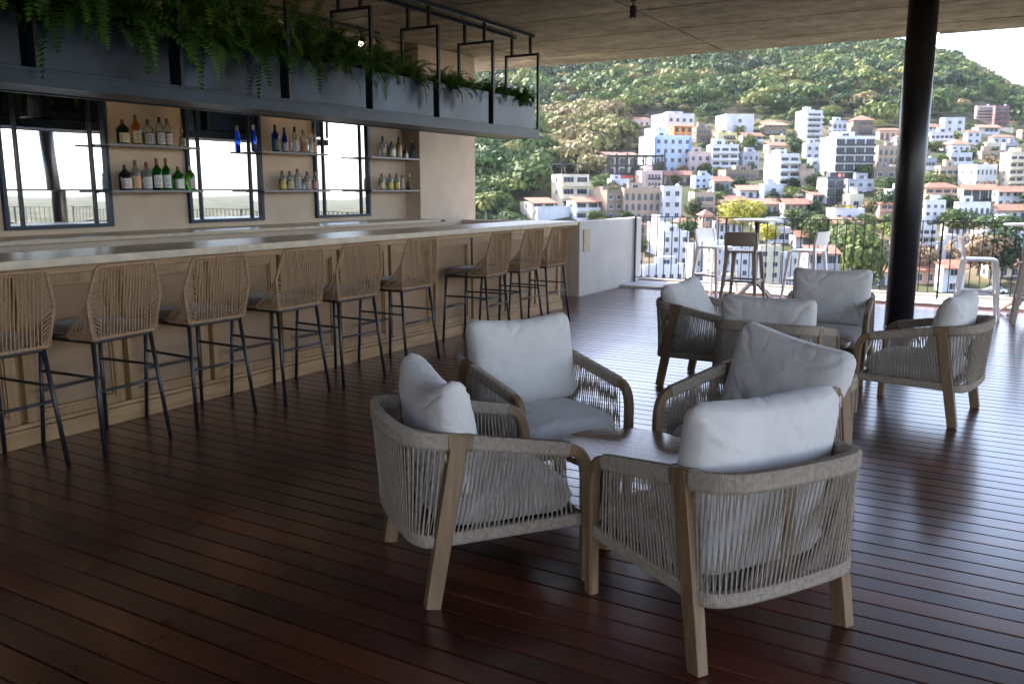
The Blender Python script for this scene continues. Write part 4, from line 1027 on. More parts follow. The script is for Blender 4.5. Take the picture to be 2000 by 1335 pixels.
def house(xl, xc, xr, yt, ybm, label=None, wall='white', floors=3, cols=3, style='win', a=28, roof='flat', cat='building', side=2, d=None, group=None, lcols=1, side_wall=None, base=7.0, trim=None):
    if d is None: d = dist_for(xc, ybm)
    u = unit(xc); r = Vector((u.y, -u.x, 0)); a = radians(a)
    Cn = u * d; X = r * cos(a) + u * sin(a); Y = u * cos(a) - r * sin(a)
    def hit(px, D):
        w = unit(px)  # Cn + s*D on ray w
        den = D.x * w.y - D.y * w.x
        return (Cn.y * w.x - Cn.x * w.y) / den
    W = hit(xr, X) if xr > xc + 1 else 7; D = hit(xl, Y) if xl < xc - 1 else 8
    W = min(max(W, 2), 60); D = min(max(D, 3), 26)
    z0 = EYE + d * tanel(xc, ybm); z1 = EYE + d * tanel(xc, yt); H = z1 - z0
    t = empty('building' if floors > 2 else 'house', (Cn.x, Cn.y, z0), atan2(X.y, X.x))
    tag(t, label, cat, group); RECTS.append((xl, xr, yt, ybm))
    if label: NAMED.append(((xl + xr) / 2, (yt + ybm) / 2, label))
    wm = WC[wall]; mats = [wm, WC[side_wall or wall]]
    m = MB(); m.box((0, 0, -base), (W, D, H)); mm_ = m.build('wall', mats, t)
    if side_wall:
        for p in mm_.data.polygons:
            if p.normal.x < -.5: p.material_index = 1
    fh = H / floors
    if random.random() < .65 and W > 4:
        e0, e1, dp = random.uniform(-2, 1), random.uniform(-1, 3), random.uniform(1.5, 3.2)
        MB().box((e0, -dp, -base), (W + e1, -.01, -random.uniform(.0, .6))).build('terrace_base', WC[random.choice(['tan', 'stone', 'white', 'grey', 'tan', 'cream'])], t)
    if style == 'win':
        for f in range(floors):
            for c in range(cols):
                w_ = min(1.7, W / cols * .5); h_ = min(fh * .5, 1.7)
                place('window', WM, t, ((c + .5) * W / cols - w_ / 2, -.004, fh * f + fh * .28), (0, 0, 0), (w_, 1, h_))
    elif style == 'arch':
        for f in range(floors):
            for c in range(cols):
                w_ = W / cols * .6; h_ = fh * .68
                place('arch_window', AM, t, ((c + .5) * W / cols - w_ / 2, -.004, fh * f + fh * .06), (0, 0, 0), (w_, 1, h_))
    elif style == 'loggia':
        for f in range(floors):
            c0_ = random.choice([.08, .3]); cw = W * (1 - c0_ - .08)
            MB().box((W * c0_, -.03, fh * f + fh * .12), (W * c0_ + cw, .01, fh * f + fh * .78)).build('loggia_shade_panel', RECESS_SHADE, t)  # flat dark panel on the wall face, loggia shade painted as colour
            for k in range(cols + 1): MB().box((W * c0_ + cw * k / cols - .12, -.16, fh * f + fh * .12), (W * c0_ + cw * k / cols + .12, -.032, fh * f + fh * .78)).build('loggia_post', wm, t)
            MB().box((W * c0_ - .2, -.5, fh * f), (W * c0_ + cw + .2, -.004, fh * f + fh * .12)).build('balcony_slab', wm, t)
            MB().box((W * c0_, -.48, fh * f + fh * .121), (W * c0_ + cw, -.42, fh * f + fh * .36)).build('balcony_parapet', wm if random.random() < .6 else METAL, t)
    elif style in ('balc', 'glass'):
        for f in range(floors):
            zf = fh * f
            for c in range(cols):
                cw = W / cols; x0 = c * cw + .12 * cw; x1_ = (c + 1) * cw - .12 * cw
                if style == 'glass': x0, x1_ = c * cw + .05 * cw, (c + 1) * cw - .05 * cw
                place('window', WW, t, (x0, -.004, zf + fh * .12), (0, 0, 0), (x1_ - x0, 1, fh * (.66 if style == 'balc' else .80)))
            MB().box((0, -1.1, zf - .12), (W, -.002, zf + .12)).build('balcony_slab', WC[wall], t)
            if style == 'balc': MB().box((0, -1.1, zf + .121), (W, -.98, zf + fh * .33)).build('balcony_parapet', WC[wall], t)
            else: MB().box((.1, -1.08, zf + .121), (W - .1, -1.04, zf + fh * .30)).build('balcony_rail', PANE, t)
    if lcols:
        for f in range(floors):
            for c in range(lcols):
                w_ = min(1.3, D / lcols * .4); h_ = min(fh * .45, 1.5)
                place('window', WM, t, (.004, (c + .5) * D / lcols + w_ / 2, fh * f + fh * .3), (0, 0, -pi / 2), (w_, 1, h_))
    if trim:
        MB().box((-.3, -.25, 0), (.5, -.003, H)).build('trim', WC[trim], t); MB().box((W - .6, -.25, 0), (W, -.003, H)).build('trim', WC[trim], t)
    if roof == 'flat':
        p = MB(); h = .75
        p.box((0, 0, H), (W, .2, H + h)); p.box((0, D - .2, H), (W, D, H + h)); p.box((0, .2, H), (.2, D - .2, H + h)); p.box((W - .2, .2, H), (W, D - .2, H + h)); p.build('parapet', wm, t)
        rr = random.random()
        if rr < .75:
            x_, y_ = W * random.uniform(.05, .4), D * random.uniform(.2, .4); w_, d_ = W * random.uniform(.3, .5), D * random.uniform(.35, .5); h_ = random.uniform(1.8, 2.8)
            MB().box((x_, y_, H + .005), (x_ + w_, y_ + d_, H + h_)).build('roof_room', wm, t)
            if w_ > 2.5: place('window', WM, t, (x_ + w_ * .3, y_ - .004, H + .7), (0, 0, 0), (w_ * .4, 1, h_ * .45))
        if rr > .35:
            MB().lathe([(.55, H + .01), (.55, H + 1.1), (.2, H + 1.4)], 10, (W * random.uniform(.65, .85), D * .4)).build('water_tank', random.choice([METAL, FRAME]), t)
    elif roof == 'hip':
        o_ = .5; h = min(W, D) * .28; k = MB()
        c0 = [(-o_, -o_, H), (W + o_, -o_, H), (W + o_, D + o_, H), (-o_, D + o_, H)]; s_ = min(W, D) / 2
        if W > D: rdg = [(s_, D / 2, H + h), (W - s_, D / 2, H + h)]
        else: rdg = [(W / 2, s_, H + h), (W / 2, D - s_, H + h)]
        k.v = c0 + rdg
        k.f = [[0, 1, 5, 4], [1, 2, 5], [2, 3, 4, 5], [3, 0, 4]] if W > D else [[0, 1, 4], [1, 2, 5, 4], [2, 3, 5], [3, 0, 4, 5]]
        k.f.append([3, 2, 1, 0]); k.m = [0] * 5; k.build('roof', TILE, t)
    elif roof == 'shed':
        k = MB(); k.v = [(-.4, -1.2, H - .35), (W + .4, -1.2, H - .35), (W + .4, D * .6, H + 1.2), (-.4, D * .6, H + 1.2), (-.4, -1.2, H - .55), (W + .4, -1.2, H - .55), (W + .4, D * .6, H + .95), (-.4, D * .6, H + .95)]
        k.f = [[0, 1, 2, 3], [7, 6, 5, 4], [0, 4, 5, 1], [1, 5, 6, 2], [2, 6, 7, 3], [3, 7, 4, 0]]; k.m = [0] * 6; k.build('roof', TILE, t)
    elif roof == 'pyr':
        k = MB(); k.v = [(-.5, -.5, H), (W + .5, -.5, H), (W + .5, D + .5, H), (-.5, D + .5, H), (W / 2, D / 2, H + min(W, D) * .55)]; k.f = [[0, 1, 4], [1, 2, 4], [2, 3, 4], [3, 0, 4], [3, 2, 1, 0]]; k.m = [0] * 5; k.build('roof', TILE, t)
    elif roof == 'pergola':
        k = MB()
        for x_ in (0, W * .5, W): 
            for y_ in (0, D): k.box((x_ - .15, y_ - .15, H), (x_ + .15, y_ + .15, H + 3))
        k.build('roof_post', METAL, t); k = MB()
        for i in range(9): k.box((-.8, -1 + i * (D + 2) / 9, H + 3.001), (W + .8, -1 + i * (D + 2) / 9 + .5, H + 3.2))
        k.build('roof', METAL, t)
    return t
random.seed(12)
H_ = house
H_(1268, 1300, 1351, 224, 262, 'white villa high on the slope above the orange house', 'white', 2, 4, lcols=2)
H_(1303, 1312, 1349, 245, 272, 'bright orange house under the white villa', 'orange', 2, 3, 'arch', roof='shed')
H_(1246, 1277, 1346, 268, 340, 'large white hotel block with blue corner stripes', 'blue', 4, 5, side_wall='white', trim='bluetrim', a=22, lcols=2)
H_(1256, 1268, 1298, 254, 300, 'slim white roof tower behind the striped hotel block', 'white', 3, 1, lcols=0, d=352)
H_(1392, 1413, 1466, 226, 264, 'white cube villa with a chimney turret at the forest edge', 'white', 2, 1, side_wall='cream', lcols=2, a=20)
H_(1388, 1388, 1439, 286, 340, 'white four storey block with rows of triple windows', 'white', 4, 3, 'balc', a=14)
H_(1343, 1345, 1386, 300, 340, 'lower white wing between the striped hotel and the triple window block', 'pink', 2, 3, a=15)
H_(1190, 1194, 1229, 353, 374, 'small white flat roofed house below the open steel frame', 'white', 1, 2)
H_(1215, 1219, 1291, 372, 432, 'tan building with an orange arcaded balcony', 'tan', 3, 6, 'arch', a=14, lcols=0)
H_(1150, 1186, 1217, 376, 432, 'brown stone building in shade beside the arcaded one', 'stone', 3, 2, lcols=0)
H_(1290, 1296, 1332, 368, 432, 'narrow white tower house with paired windows', 'white', 3, 2, a=15)
H_(1293, 1297, 1350, 340, 362, 'red roofed terrace house behind the narrow tower', 'tan', 1, 4, 'arch', roof='shed')
H_(1352, 1357, 1392, 347, 370, 'pale blue house with a red tiled strip', 'blue', 2, 3, roof='flat')
H_(1392, 1394, 1426, 352, 378, 'low shaded house with a red awning roof', 'grey', 1, 3, 'arch', roof='shed')
H_(1441, 1446, 1484, 264, 288, 'white house with a red veranda roof below the cube villa', 'white', 2, 3, 'balc', roof='shed')
H_(1440, 1448, 1480, 300, 336, 'grey lilac house above the green tree', 'grey', 2, 3)
H_(1372, 1376, 1394, 420, 474, 'tan tower with an orange pyramid roof rising over the railing', 'salmon', 3, 1, roof='pyr', side_wall='salmon')
H_(1546, 1567, 1598, 219, 274, 'white apartment tower alone against the forest', 'white', 5, 1, 'balc', a=30, lcols=0)
H_(1597, 1627, 1703, 270, 352, 'modern white block with charcoal glass balconies', 'white', 5, 4, 'glass', a=22, lcols=0)
H_(1490, 1521, 1558, 304, 364, 'tall white block with blank lit side wall and balconies', 'white', 4, 2, 'balc', a=26, lcols=0)
H_(1487, 1492, 1530, 364, 394, 'white retaining terraces under the blank walled block', 'white', 2, 1, lcols=0)
H_(1559, 1563, 1589, 334, 364, 'plain tan wall house right of the blank walled block', 'tan', 2, 0)
H_(1563, 1570, 1597, 283, 312, 'white house left of the charcoal glass block', 'white', 2, 2)
H_(1574, 1582, 1624, 312, 340, 'white stepped house in front of the charcoal glass block', 'blue', 2, 3)
H_(1595, 1615, 1648, 350, 402, 'dark glass house with a red end wall', 'charcoal', 3, 2, 'glass', side_wall='white', lcols=0)
H_(1636, 1640, 1649, 354, 402, 'narrow red wall tower beside the dark glass house', 'red', 2, 0, lcols=0, d=296)
H_(1648, 1655, 1706, 354, 384, 'grey lavender house with roof tiles right of the red wall', 'grey', 2, 3)
H_(1646, 1660, 1688, 384, 412, 'cream house with one dark window above a yellow bush', 'cream', 1, 1)
H_(1529, 1534, 1585, 396, 428, 'shaded restaurant terrace with terracotta roof and white beam', 'tan', 2, 4, 'arch', roof='shed')
H_(1555, 1588, 1630, 378, 402, 'terracotta roofed house left of the red wall', 'grey', 1, 4, 'balc', roof='shed')
H_(1500, 1505, 1529, 268, 284, 'yellow house peeping over the blank walled block', 'yellow', 1, 2)
H_(1704, 1710, 1752, 288, 320, 'stone terraced house between the glass block and the column', 'tan', 2, 4, 'arch')
H_(1706, 1710, 1752, 254, 274, 'red roofed villa left of the column high on the slope', 'salmon', 1, 4, 'arch', roof='hip')
H_(1700, 1705, 1750, 330, 352, 'stone retaining house left of the column', 'stone', 1, 2)
H_(1890, 1893, 1928, 210, 234, 'pink white slab terraces near the ridge at right', 'pink', 4, 1, 'balc', a=15, lcols=0)
H_(1925, 1929, 1956, 210, 250, 'maroon brick block near the ridge at right', 'maroon', 4, 2, 'balc', a=18)
H_(1824, 1834, 1873, 233, 260, 'bright white house right of the column below the forest', 'white', 2, 2)
H_(1806, 1810, 1853, 262, 288, 'white terraced apartments just right of the column', 'white', 2, 5, 'balc', a=15)
H_(1872, 1880, 1906, 258, 282, 'small white gabled house right of the terraced apartments', 'white', 2, 2, roof='hip')
H_(1824, 1852, 1888, 282, 302, 'terracotta hipped villa with a blank white wall', 'white', 1, 3, roof='hip')
H_(1846, 1852, 1893, 302, 322, 'white house with balcony under the hipped villa', 'white', 1, 3, 'balc')
H_(1921, 1930, 1972, 268, 284, 'white house with a bright red hipped roof', 'white', 1, 3, roof='hip')
H_(1868, 1904, 1944, 326, 370, 'large white apartments with two rows of small windows', 'white', 2, 5, a=24, lcols=2)
H_(1874, 1882, 1948, 368, 398, 'white house with a wide blue glazed gallery', 'white', 1, 4, 'glass', roof='shed')
H_(1866, 1874, 1938, 400, 440, 'white Mediterranean house with dark arched windows', 'white', 2, 6, 'arch', a=16)
H_(1800, 1810, 1850, 396, 440, 'white house with paired windows right of the column foot', 'white', 3, 3)
H_(1785, 1797, 1836, 446, 508, 'white four storey flats seen through the railing right of the column', 'white', 4, 3, 'balc')
H_(1948, 1968, 2010, 302, 372, 'cream stepped apartments at the right edge', 'cream', 5, 3, 'balc', a=24)
H_(1942, 1950, 2004, 372, 404, 'white house with salmon tiles at the right edge', 'white', 2, 4, roof='shed')
H_(1940, 1948, 2010, 408, 436, 'white bungalow with terracotta roof at the right edge above the hedge', 'white', 1, 4, roof='shed')
H_(1266, 1300, 1302, 440, 506, 'tall blank white stepped wall seen through the left railing', 'white', 4, 0, lcols=0, a=40)
H_(1290, 1298, 1349, 458, 520, 'white building with square windows seen through the left railing', 'white', 3, 3, a=15)
H_(1349, 1356, 1400, 482, 548, 'white house behind the taupe stool', 'white', 3, 2, lcols=0)
H_(1378, 1400, 1488, 480, 566, 'broad white block with many windows behind the left high table', 'white', 4, 5, a=14)
H_(1483, 1490, 1532, 486, 570, 'beige block right of the broad white one', 'cream', 4, 2, side_wall='white')
H_(1530, 1536, 1572, 500, 568, 'stepped white house behind the right white stool', 'white', 3, 2)
H_(1217, 1222, 1262, 502, 556, 'pink walled house in the railing corner', 'salmon', 2, 2)
H_(1255, 1262, 1340, 524, 562, 'low white roof terrace with red awning beyond the railing', 'white', 1, 5, roof='flat')
H_(1783, 1800, 1842, 524, 560, 'terracotta roofed shed beside the column beyond the railing', 'salmon', 1, 2, roof='shed')
H_(1842, 1856, 1900, 520, 574, 'bright white house beyond the railing left of the white profile stool', 'white', 2, 1, roof='shed')
H_(1930, 1945, 2010, 516, 548, 'orange roofed house beyond the railing at the right edge', 'cream', 1, 3, roof='shed')
H_(1077, 1097, 1150, 340, 410, 'cream tower house with a pergola roof', 'cream', 3, 2, 'balc', roof='pergola')
H_(1016, 1040, 1084, 394, 432, 'cream house with a long red roof over the bar end', 'cream', 2, 2, 'balc', roof='shed')
H_(1107, 1125, 1170, 392, 432, 'white house with orange roof and balcony above the low wall', 'white', 2, 2, 'balc', roof='shed')
H_(1044, 1050, 1116, 408, 436, 'long white garden wall house behind the bar end', 'white', 1, 0, lcols=0)
H_(1230, 1234, 1266, 232, 250, 'tiny stone house among the dry trees', 'pink', 1, 3, roof='hip')
H_(1050, 1053, 1076, 300, 310, 'tiny white hut deep in the forest', 'white', 1, 2)
# open steel frame under construction
d0 = dist_for(1190, 360); u = unit(1188); t = empty('steel_frame_building', (u.x * d0, u.y * d0, EYE + d0 * tanel(1188, 372)), radians(28))
tag(t, 'open black steel frame of an unfinished building with a red band', 'building')
Wf = 107 / 1706 * d0; zf = d0 * (372 - 306) / 1706
for k in range(3):
    z = zf * (.44 + .28 * k); MB().box((0, 0, z - .30), (Wf, 7, z + .25)).build('floor_beam', METAL, t) if k != 1 else [MB().box((0, yy_, z - .30), (Wf, yy_ + .4, z + .25)).build('floor_beam', METAL, t) for yy_ in (0, 3.4, 6.7)]
for i in range(7):
    for yy_ in (0, 6.7): MB().box((i * Wf / 6 - .26, yy_, -4), (i * Wf / 6 + .26, yy_ + .4, zf + random.uniform(0, 1))).build('steel_post', METAL, t)
MB().box((-.2, -.3, zf * .36), (Wf * .5, -.01, zf * .43)).build('red_band', WC['red'], t)
MB().box((.3, .4, -5), (Wf - .3, 6.4, zf * .30)).build('wall', WC['stone'], t)
# filler houses of the dense town
random.seed(31); FILL = []
cnt = 0; tries = 0
while cnt < 58 and tries < 9000:
    tries += 1
    px = random.uniform(1170, 2010); py = random.uniform(262, 575)
    if px < 1300 and py < 330: continue
    if 1010 < px < 1170 and py > 380: pass
    if px > 1560 and 430 < py < 520 and random.random() < .8: continue
    d = dist_for(px, py); w = random.uniform(6, 12) / d * 1706; h = random.uniform(3.2, 8) / d * 1706
    x0, x1_, y0_, y1_ = px - w * .3, px + w, py - h, py
    if any(x0 < r[1] - 4 and x1_ > r[0] + 4 and y0_ < r[3] - 5 and y1_ > r[2] + 5 for r in RECTS): continue
    wl_ = random.choices(['white', 'cream', 'pink', 'tan', 'grey', 'salmon', 'blue', 'yellow', 'stone'], [34, 12, 6, 14, 12, 6, 6, 2, 10])[0]
    fl = 1 if h / 1706 * d < 4.2 else 2; rf = random.choice(['flat', 'flat', 'shed', 'hip'])
    st = random.choice(['win', 'balc', 'arch', 'loggia', 'loggia'])
    nm = {'flat': 'flat roof', 'shed': 'sloping tiled roof', 'hip': 'hipped tiled roof'}[rf]
    cn = {'salmon': 'salmon', 'stone': 'brown stone', 'blue': 'pale blue'}.get(wl_, wl_)
    t_ = H_(x0, px, x1_, y0_, y1_, None, wl_, fl, random.choice([2, 3, 4]), st, random.uniform(14, 34), rf, 'house', group=f'small {cn} {"one" if fl == 1 else "two"} storey houses with {nm}')
    FILL.append((t_, (x0 + x1_) / 2, (y0_ + y1_) / 2, f'small {cn} house with {nm}')); cnt += 1

# ------------------------------------------------------------------ trees
LEAF = foliage_mat('tree_leaf', [(0, (.013, .032, .013)), (.25, (.030, .062, .017)), (.5, (.062, .100, .022)), (.75, (.125, .135, .036)), (1, (.17, .125, .068))], trans=.18)
LEAF_O = foliage_mat('town_tree_leaf', [(0, (.014, .032, .012)), (.5, (.032, .06, .017)), (1, (.07, .095, .025))], attr=False, trans=.2)
LEAF_Y = foliage_mat('yellow_tree_leaf', [(0, (.30, .27, .035)), (1, (.24, .24, .04))], attr=False, trans=.25)
LEAF_B = foliage_mat('dry_tree_leaf', [(0, (.17, .12, .075)), (1, (.14, .115, .055))], attr=False, trans=.1)
BARK = simple('bark', (.10, .08, .06), .9, var=.3)
def clump_arrays(C, R, n, size, rs, squash=.8, lobes=5, full=False):
    """C (k,3) centres, R (k,) radii -> leaf quads (k*n,4,3)"""
    k = len(C)
    v = rs.normal(size=(k, n, 3)); v /= np.linalg.norm(v, axis=2, keepdims=True); v[:, :, 2] = np.abs(v[:, :, 2]) * 1.0 - .25 * (rs.rand(k, n)) if not full else v[:, :, 2]
    lob = rs.normal(size=(k, lobes, 3)); lob /= np.linalg.norm(lob, axis=2, keepdims=True); lob[:, :, 2] = np.abs(lob[:, :, 2]) * .7 if not full else lob[:, :, 2] * .8
    which = rs.randint(0, lobes, size=(k, n)); lc = np.take_along_axis(lob, which[:, :, None].repeat(3, 2), 1)
    pos = lc * .52 + v * .52 * (.75 + .35 * rs.rand(k, n, 1))
    pos[:, :, 2] *= squash
    P = C[:, None, :] + pos * R[:, None, None]
    nrm = v * .55 + (v - lc * 0) * .45 + rs.normal(size=v.shape) * .26; nrm /= np.linalg.norm(nrm, axis=2, keepdims=True)
    a = np.cross(nrm, rs.normal(size=v.shape)); a /= np.linalg.norm(a, axis=2, keepdims=True) + 1e-9; b = np.cross(nrm, a)
    s = (R[:, None, None] * size) * (.6 + .8 * rs.rand(k, n, 1))
    a = a * s; b = b * s * .7
    Q = np.stack([P - a - b * .4, P + a * .3 - b, P + a + b * .4, P - a * .3 + b], axis=2)
    return Q.reshape(-1, 4, 3)
def quads_mesh(name, Q, material, tint=None):
    me = bpy.data.meshes.new(name); n = len(Q)
    me.vertices.add(n * 4); me.vertices.foreach_set('co', Q.reshape(-1).astype(np.float32))
    me.loops.add(n * 4); me.loops.foreach_set('vertex_index', np.arange(n * 4, dtype=np.int32))
    me.polygons.add(n); me.polygons.foreach_set('loop_start', np.arange(0, n * 4, 4, dtype=np.int32))
    me.materials.append(material); me.update(calc_edges=True)
    if tint is not None:
        at = me.attributes.new('tint', 'FLOAT', 'FACE'); at.data.foreach_set('value', tint.astype(np.float32))
    return me
BND = [(900, 440), (1005, 405), (1060, 388), (1180, 345), (1235, 268), (1290, 226), (1360, 226), (1470, 232), (1540, 236), (1600, 262), (1700, 256), (1800, 240), (1880, 214), (1960, 214), (2000, 270), (2100, 270)]
C_, R_, T_ = [], [], []
rs = np.random.RandomState(4); tries = 0
while len(C_) < 7000 and tries < 60000:
    tries += 1
    px = rs.uniform(900, 2110); az = azd(px); d = sqrt(rs.uniform(300 ** 2, 985 ** 2)) if rs.rand() > .30 else rs.uniform(235, 430)
    z = tz(az, d); te = (z - EYE) / d
    v_ = Vector((d * sin(radians(az)), d * cos(radians(az)), z)) - CAM; dep = v_.dot(_f); py = CYP - FPX * v_.dot(_u) / dep
    bnd = interp(BND, px)
    if py > bnd:
        if rs.rand() < .2 or d < 235: continue
        if any(r[0] - 4 < px < r[1] + 4 and r[2] - 2 < py < r[3] + 14 for r in RECTS): continue
        rad = rs.uniform(1.8, 3.6)
    else:
        if any(r[0] - 2 < px < r[1] + 2 and r[2] - 2 < py < r[3] + 10 for r in RECTS): continue
        rad = rs.uniform(2.6, 6.0) if rs.rand() < .72 else rs.uniform(6, 10.5)
    n1 = noise.noise(Vector((az * .5, d * .02, 1))); tint = .34 + .5 * n1 + rs.normal() * .16
    dry = smooth(1050, 1110, px) * (1 - smooth(1235, 1275, px)) * smooth(215, 245, py) * (1 - smooth(335, 360, py))
    if rs.rand() < dry * .85: tint = rs.uniform(.78, 1.0)
    elif rs.rand() < .10: tint = rs.uniform(.6, .95)
    C_.append((v_.x, v_.y, z + rad * .55)); R_.append(rad); T_.append(min(1, max(0, tint)))
C_ = np.array(C_); R_ = np.array(R_); T_ = np.array(T_)
near = np.hypot(C_[:, 0], C_[:, 1]) < 470
NA_, NB_ = 235, 100
Q1 = clump_arrays(C_[near], R_[near], NA_, .095, rs); Q2 = clump_arrays(C_[~near], R_[~near], NB_, .14, rs)
tt = np.concatenate([np.repeat(T_[near], NA_), np.repeat(T_[~near], NB_)]); tt = np.clip(tt + rs.normal(size=len(tt)) * .05, 0, 1)
fo = bpy.data.objects.new('forest', quads_mesh('forest', np.concatenate([Q1, Q2]), LEAF, tt)); COL.objects.link(fo)
tag(fo, 'dense green and dry brown forest covering the hillside above the town', 'forest', kind='stuff')
# trees one can tell apart among the houses
rs2 = np.random.RandomState(8)
def crown_mesh(material, n=1100, size=.085, squash=.95): return quads_mesh('crown', clump_arrays(np.array([[0, 0, 0.]]), np.array([1.]), n, size, rs2, squash, 11, True), material)
CR = {'g': [crown_mesh(LEAF_O) for _ in range(4)], 'y': [crown_mesh(LEAF_Y, 1100)], 'b': [crown_mesh(LEAF_B, 800)]}
TRK = MB().tube([(0, 0, -1.5), (.05, 0, -.9), (0, .05, -.3), (.1, 0, .2)], .06, 7, scale=[1.3, 1, .8, .4])
for a_ in range(4):
    TRK.tube([(0, .02, -.5), (.35 * cos(a_ * 1.7), .35 * sin(a_ * 1.7), .1)], .03, 5, scale=[1, .5])
TRK = TRK.mesh('trunk', BARK)
def tree(px, py, wpx, kind, label=None, d=None, hpx=None, group=None):
    d = d or dist_for(px, py); r = wpx / 2 / 1706 * d; u = unit(px); z = EYE + d * tanel(px, py)
    t = empty('tree', (u.x * d, u.y * d, z)); tag(t, label, 'tree', group); rz = random.uniform(0, 6)
    hr = (hpx / 2 / 1706 * d / r) if hpx else .9
    place('crown', random.choice(CR[kind]), t, (0, 0, r * hr * .78), (0, 0, rz), (r, r, r * hr)); place('trunk', TRK, t, (0, 0, r * hr * .78), (0, 0, rz), (r * .6, r * .6, r * hr * .8)); return t
random.seed(17)
tree(1450, 440, 92, 'y', 'bright yellow green tree rising over the left railing', 215, 66)
tree(1450, 378, 48, 'g', 'dark green tree above the bright yellow one', 290, 42)
tree(1528, 392, 20, 'g', 'small green tree by the white terraces', 285)
tree(1487, 445, 36, 'g', 'dark tree between the yellow tree and the restaurant', 228, 40)
tree(1663, 412, 22, 'y', 'small yellow bush under the cream house', 262, 12)
tree(1730, 420, 60, 'g', 'dark tree left of the column below the stone houses', 265, 60)
tree(1828, 385, 60, 'g', 'dark tree mass right of the column', 288, 64)
tree(1878, 448, 70, 'g', 'bright green tree behind the railing right of the column', 222, 46)
tree(1960, 452, 90, 'g', 'wide green tree behind the railing at the right edge', 218, 36)
tree(1925, 520, 110, 'b', 'olive scrub slope behind the white profile stool', 205, 80)
tree(1975, 525, 110, 'g', 'green scrub at the right edge behind the stools', 208, 90)
tree(1660, 520, 120, 'g', 'large loose green tree between the right stool and the column', 215, 110)
tree(1610, 470, 80, 'g', 'green tree over the right white stool', 235, 60)
tree(1700, 560, 90, 'g', 'tall feathery tree just left of the column', 175, 150)
tree(1560, 440, 60, 'g', 'small green tree behind the railing right of the high table', 240, 40)
tree(1240, 505, 56, 'g', 'green tree beyond the corner of the railing', 215, 78)
tree(1500, 470, 56, 'y', 'yellow green bush behind the left high table', 222, 44)
tree(1420, 500, 60, 'g', 'dark shrubs behind the high stools', 225, 40)
tree(1810, 520, 60, 'b', 'reddish brown tree right of the column beyond the railing', 205, 50)
tree(1345, 470, 50, 'g', 'dark tree behind the left white high stool', 235, 60)
tree(1360, 420, 46, 'g', 'dark tree left of the orange pyramid roof', 262, 40)
tree(1165, 430, 44, 'g', 'green shrubs over the end of the low wall', 235, 26)
tree(1130, 345, 70, 'g', 'rounded dark tree above the pergola tower house', 320, 60)
tree(985, 440, 70, 'g', 'dark trees behind the pillar', 262, 70)
TREES = []
for i in range(165):
    px = random.uniform(1180, 2000); py = random.uniform(280, 470)
    TREES.append((tree(px, py, random.uniform(16, 38), random.choice('gggggb'), None), px, py))
import re
def near_label(px, py, used=set()):
    best = sorted(NAMED, key=lambda q: (q[0] - px) ** 2 + 2.2 * (q[1] - py) ** 2)
    for q in best[:40]:
        dx, dy = px - q[0], py - q[1]
        w = ('right of' if dx > 0 else 'left of') if abs(dx) > abs(dy) * 1.2 else ('below' if dy > 0 else 'above')
        n_ = re.split(r' (?:with|below|behind|beside|above|seen|of an|near|peeping|at the|over|against|under|between|right|left|in front|just|beyond|among|high|through) ', q[2])[0]
        k = (w, q[2])
        if k in used: continue
        used.add(k)
        n2 = ' '.join(q[2].split()[:9 if len(n_.split()) < 4 else 7]); n_ = n_ if len(n_.split()) > 3 else n2
        n_ = re.sub(r' (with|below|behind|beside|above|the|a|of|and|two|left|right)+$', '', n_)
        return f'{w} the {n_}'
    q = best[0]; return f'{w} the {n_}'
for o, px, py, l in FILL: o['label'] = ' '.join((l + ' ' + near_label(px, py)).split()[:16])
used2 = set()
for o, px, py in TREES: o['label'] = ' '.join(('small rounded tree ' + near_label(px, py, used2)).split()[:16]); o['group'] = 'small trees between the hillside houses'
# palms
PALM = foliage_mat('palm_leaf', [(0, (.10, .13, .03)), (1, (.16, .17, .05))], attr=False, trans=.2)
def palm_crown():
    m = MB()
    for k in range(26):
        az = 2.4 * k; el = 1.2 - k * .07; p = Vector((0, 0, 0)); P = []
        for i in range(9): P.append(p.copy()); p = p + Vector((cos(az) * cos(el), sin(az) * cos(el), sin(el))) * .125; el -= .19
        sd = Vector((-sin(az), cos(az), 0))
        for i in range(8):
            w0 = .22 * sin(pi * min(1, (i + .4) / 8.6)); 
            for sg in (-1, 1): m.quad(P[i], P[i + 1], P[i + 1] + sd * sg * w0 * .6 - Vector((0, 0, w0 * .5)), P[i] + sd * sg * w0 - Vector((0, 0, w0 * .6)))
    return m.mesh('crown', PALM)
PC = palm_crown(); PT = MB().tube([(0, 0, -3), (.06, 0, -1.5), (0, 0, 0)], .07, 7, scale=[1.3, 1, .8]).mesh('trunk', BARK)
def palm(px, py, r_px, d, label):
    u = unit(px); r = r_px / 1706 * d; z = EYE + d * tanel(px, py); t = empty('palm_tree', (u.x * d, u.y * d, z - 3 * r)); tag(t, label, 'palm tree')
    place('crown', PC, t, (0, 0, 3 * r), (0, 0, px), (r, r, r)); place('trunk', PT, t, (0, 0, 3 * r), (0, 0, 0), (r, r, r))
palm(948, 388, 26, 170, 'big palm with a pale ragged crown right beside the plaster pillar')
palm(1440, 252, 15, 395, 'palm in front of the white cube villa')
palm(1310, 346, 13, 300, 'palm before the striped hotel block')
palm(1640, 235, 14, 470, 'tall palm above the charcoal glass block')
palm(1688, 260, 12, 440, 'palm on the slope left of the column')
palm(1812, 345, 15, 320, 'palm just right of the column')
palm(1858, 262, 12, 400, 'palm beside the bright white house')
palm(1720, 215, 13, 480, 'palm high on the slope left of the column')
palm(1975, 356, 13, 320, 'palm in front of the cream stepped apartments')
palm(1408, 300, 12, 345, 'palm above the triple window block')

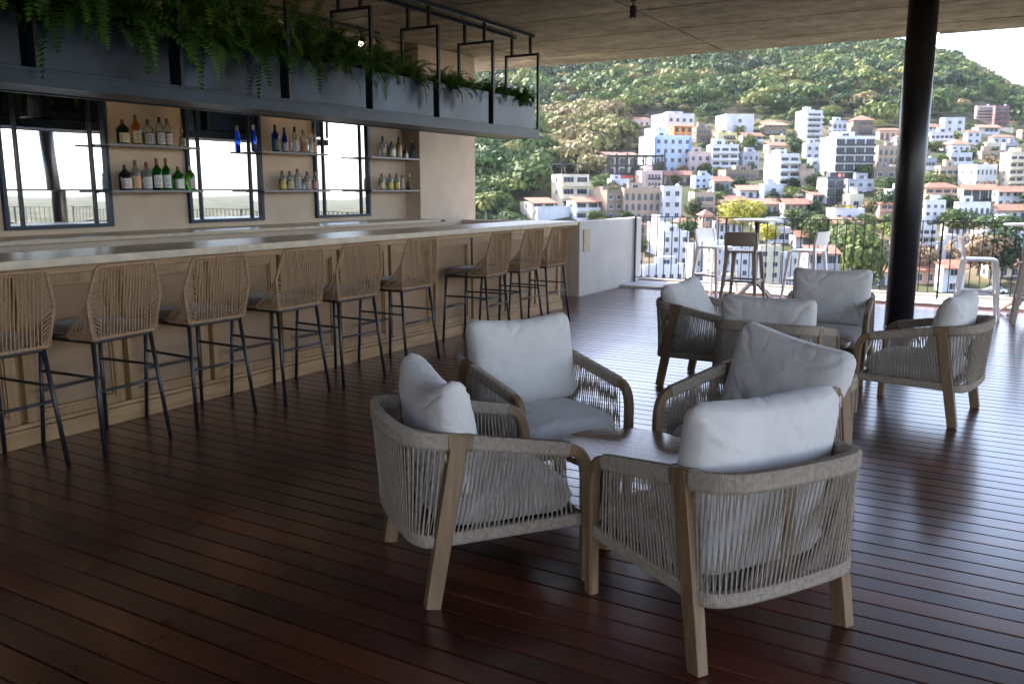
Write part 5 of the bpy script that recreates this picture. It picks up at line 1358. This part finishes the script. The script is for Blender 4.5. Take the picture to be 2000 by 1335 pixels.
# parked cars on the street below
def car(px, py, col, label, rz):
    d = dist_for(px, py); u = unit(px); z = EYE + d * tanel(px, py)
    t = empty('parked_car', (u.x * d, u.y * d, z), rz); tag(t, label, 'car', 'cars parked on the street below the terrace')
    cm = simple('car_paint', col, .25, spec=.6, coat=.6); L, W = 4.2, 1.7
    pr = [(-2.1, .35), (-2.1, .78), (-1.95, .9), (-1.2, .95), (-.7, 1.42), (.75, 1.45), (1.45, 1.0), (2.0, .88), (2.1, .7), (2.1, .35)]
    m = MB(); n = len(pr)
    for y in (-.85, .85):
        for x, zz in pr: m.v.append((x, y * (.86 if zz > 1.2 else 1), zz))
    for j in range(n): m.f.append([j, (j + 1) % n, n + (j + 1) % n, n + j][::-1]); m.m.append(0)
    m.f.append(list(range(n))); m.m.append(0); m.f.append([n + j for j in range(n)][::-1]); m.m.append(0)
    m.build('body', cm, t)
    for sy in (-1, 1): 
        w = MB(); w.v = [(-1.05, sy * .87, .97), (1.3, sy * .87, 1.0), (.7, sy * .765, 1.38), (-.65, sy * .765, 1.36)]; w.f = [[0, 1, 2, 3]]; w.m = [0]; w.build('window', PANE, t)
    for sx in (-1.3, 1.3):
        for sy in (-1, 1):
            o = MB().lathe([(.33, -.1), (.34, 0), (.33, .1)], 12).build('wheel', METAL, t); o.location = (sx, sy * .78, .34); o.rotation_euler = (pi / 2, 0, 0)
car(1935, 583, (.02, .02, .022), 'black parked car under the white profile stool', .4)
car(1962, 574, (.7, .7, .7), 'white parked car right of the black one', .4)
car(1985, 592, (.25, .26, .28), 'grey parked car at the right edge beyond the railing', .5)

# ------------------------------------------------------------------ sea haze
hz = MB().box((-3400, -3400, -36), (3400, 3400, 240)).build('haze', [])
hm = bpy.data.materials.new('haze_air'); hm.use_nodes = True; hn = hm.node_tree.nodes; hn.clear()
pv = hn.new('ShaderNodeVolumePrincipled'); pv.inputs['Density'].default_value = .00004; pv.inputs['Color'].default_value = (.82, .9, 1, 1); pv.inputs['Anisotropy'].default_value = .2
ho = hn.new('ShaderNodeOutputMaterial'); hm.node_tree.links.new(pv.outputs[0], ho.inputs['Volume']); hz.data.materials.append(hm)
tag(hz, 'thin pale sea haze over the town and hills', 'haze', kind='stuff')
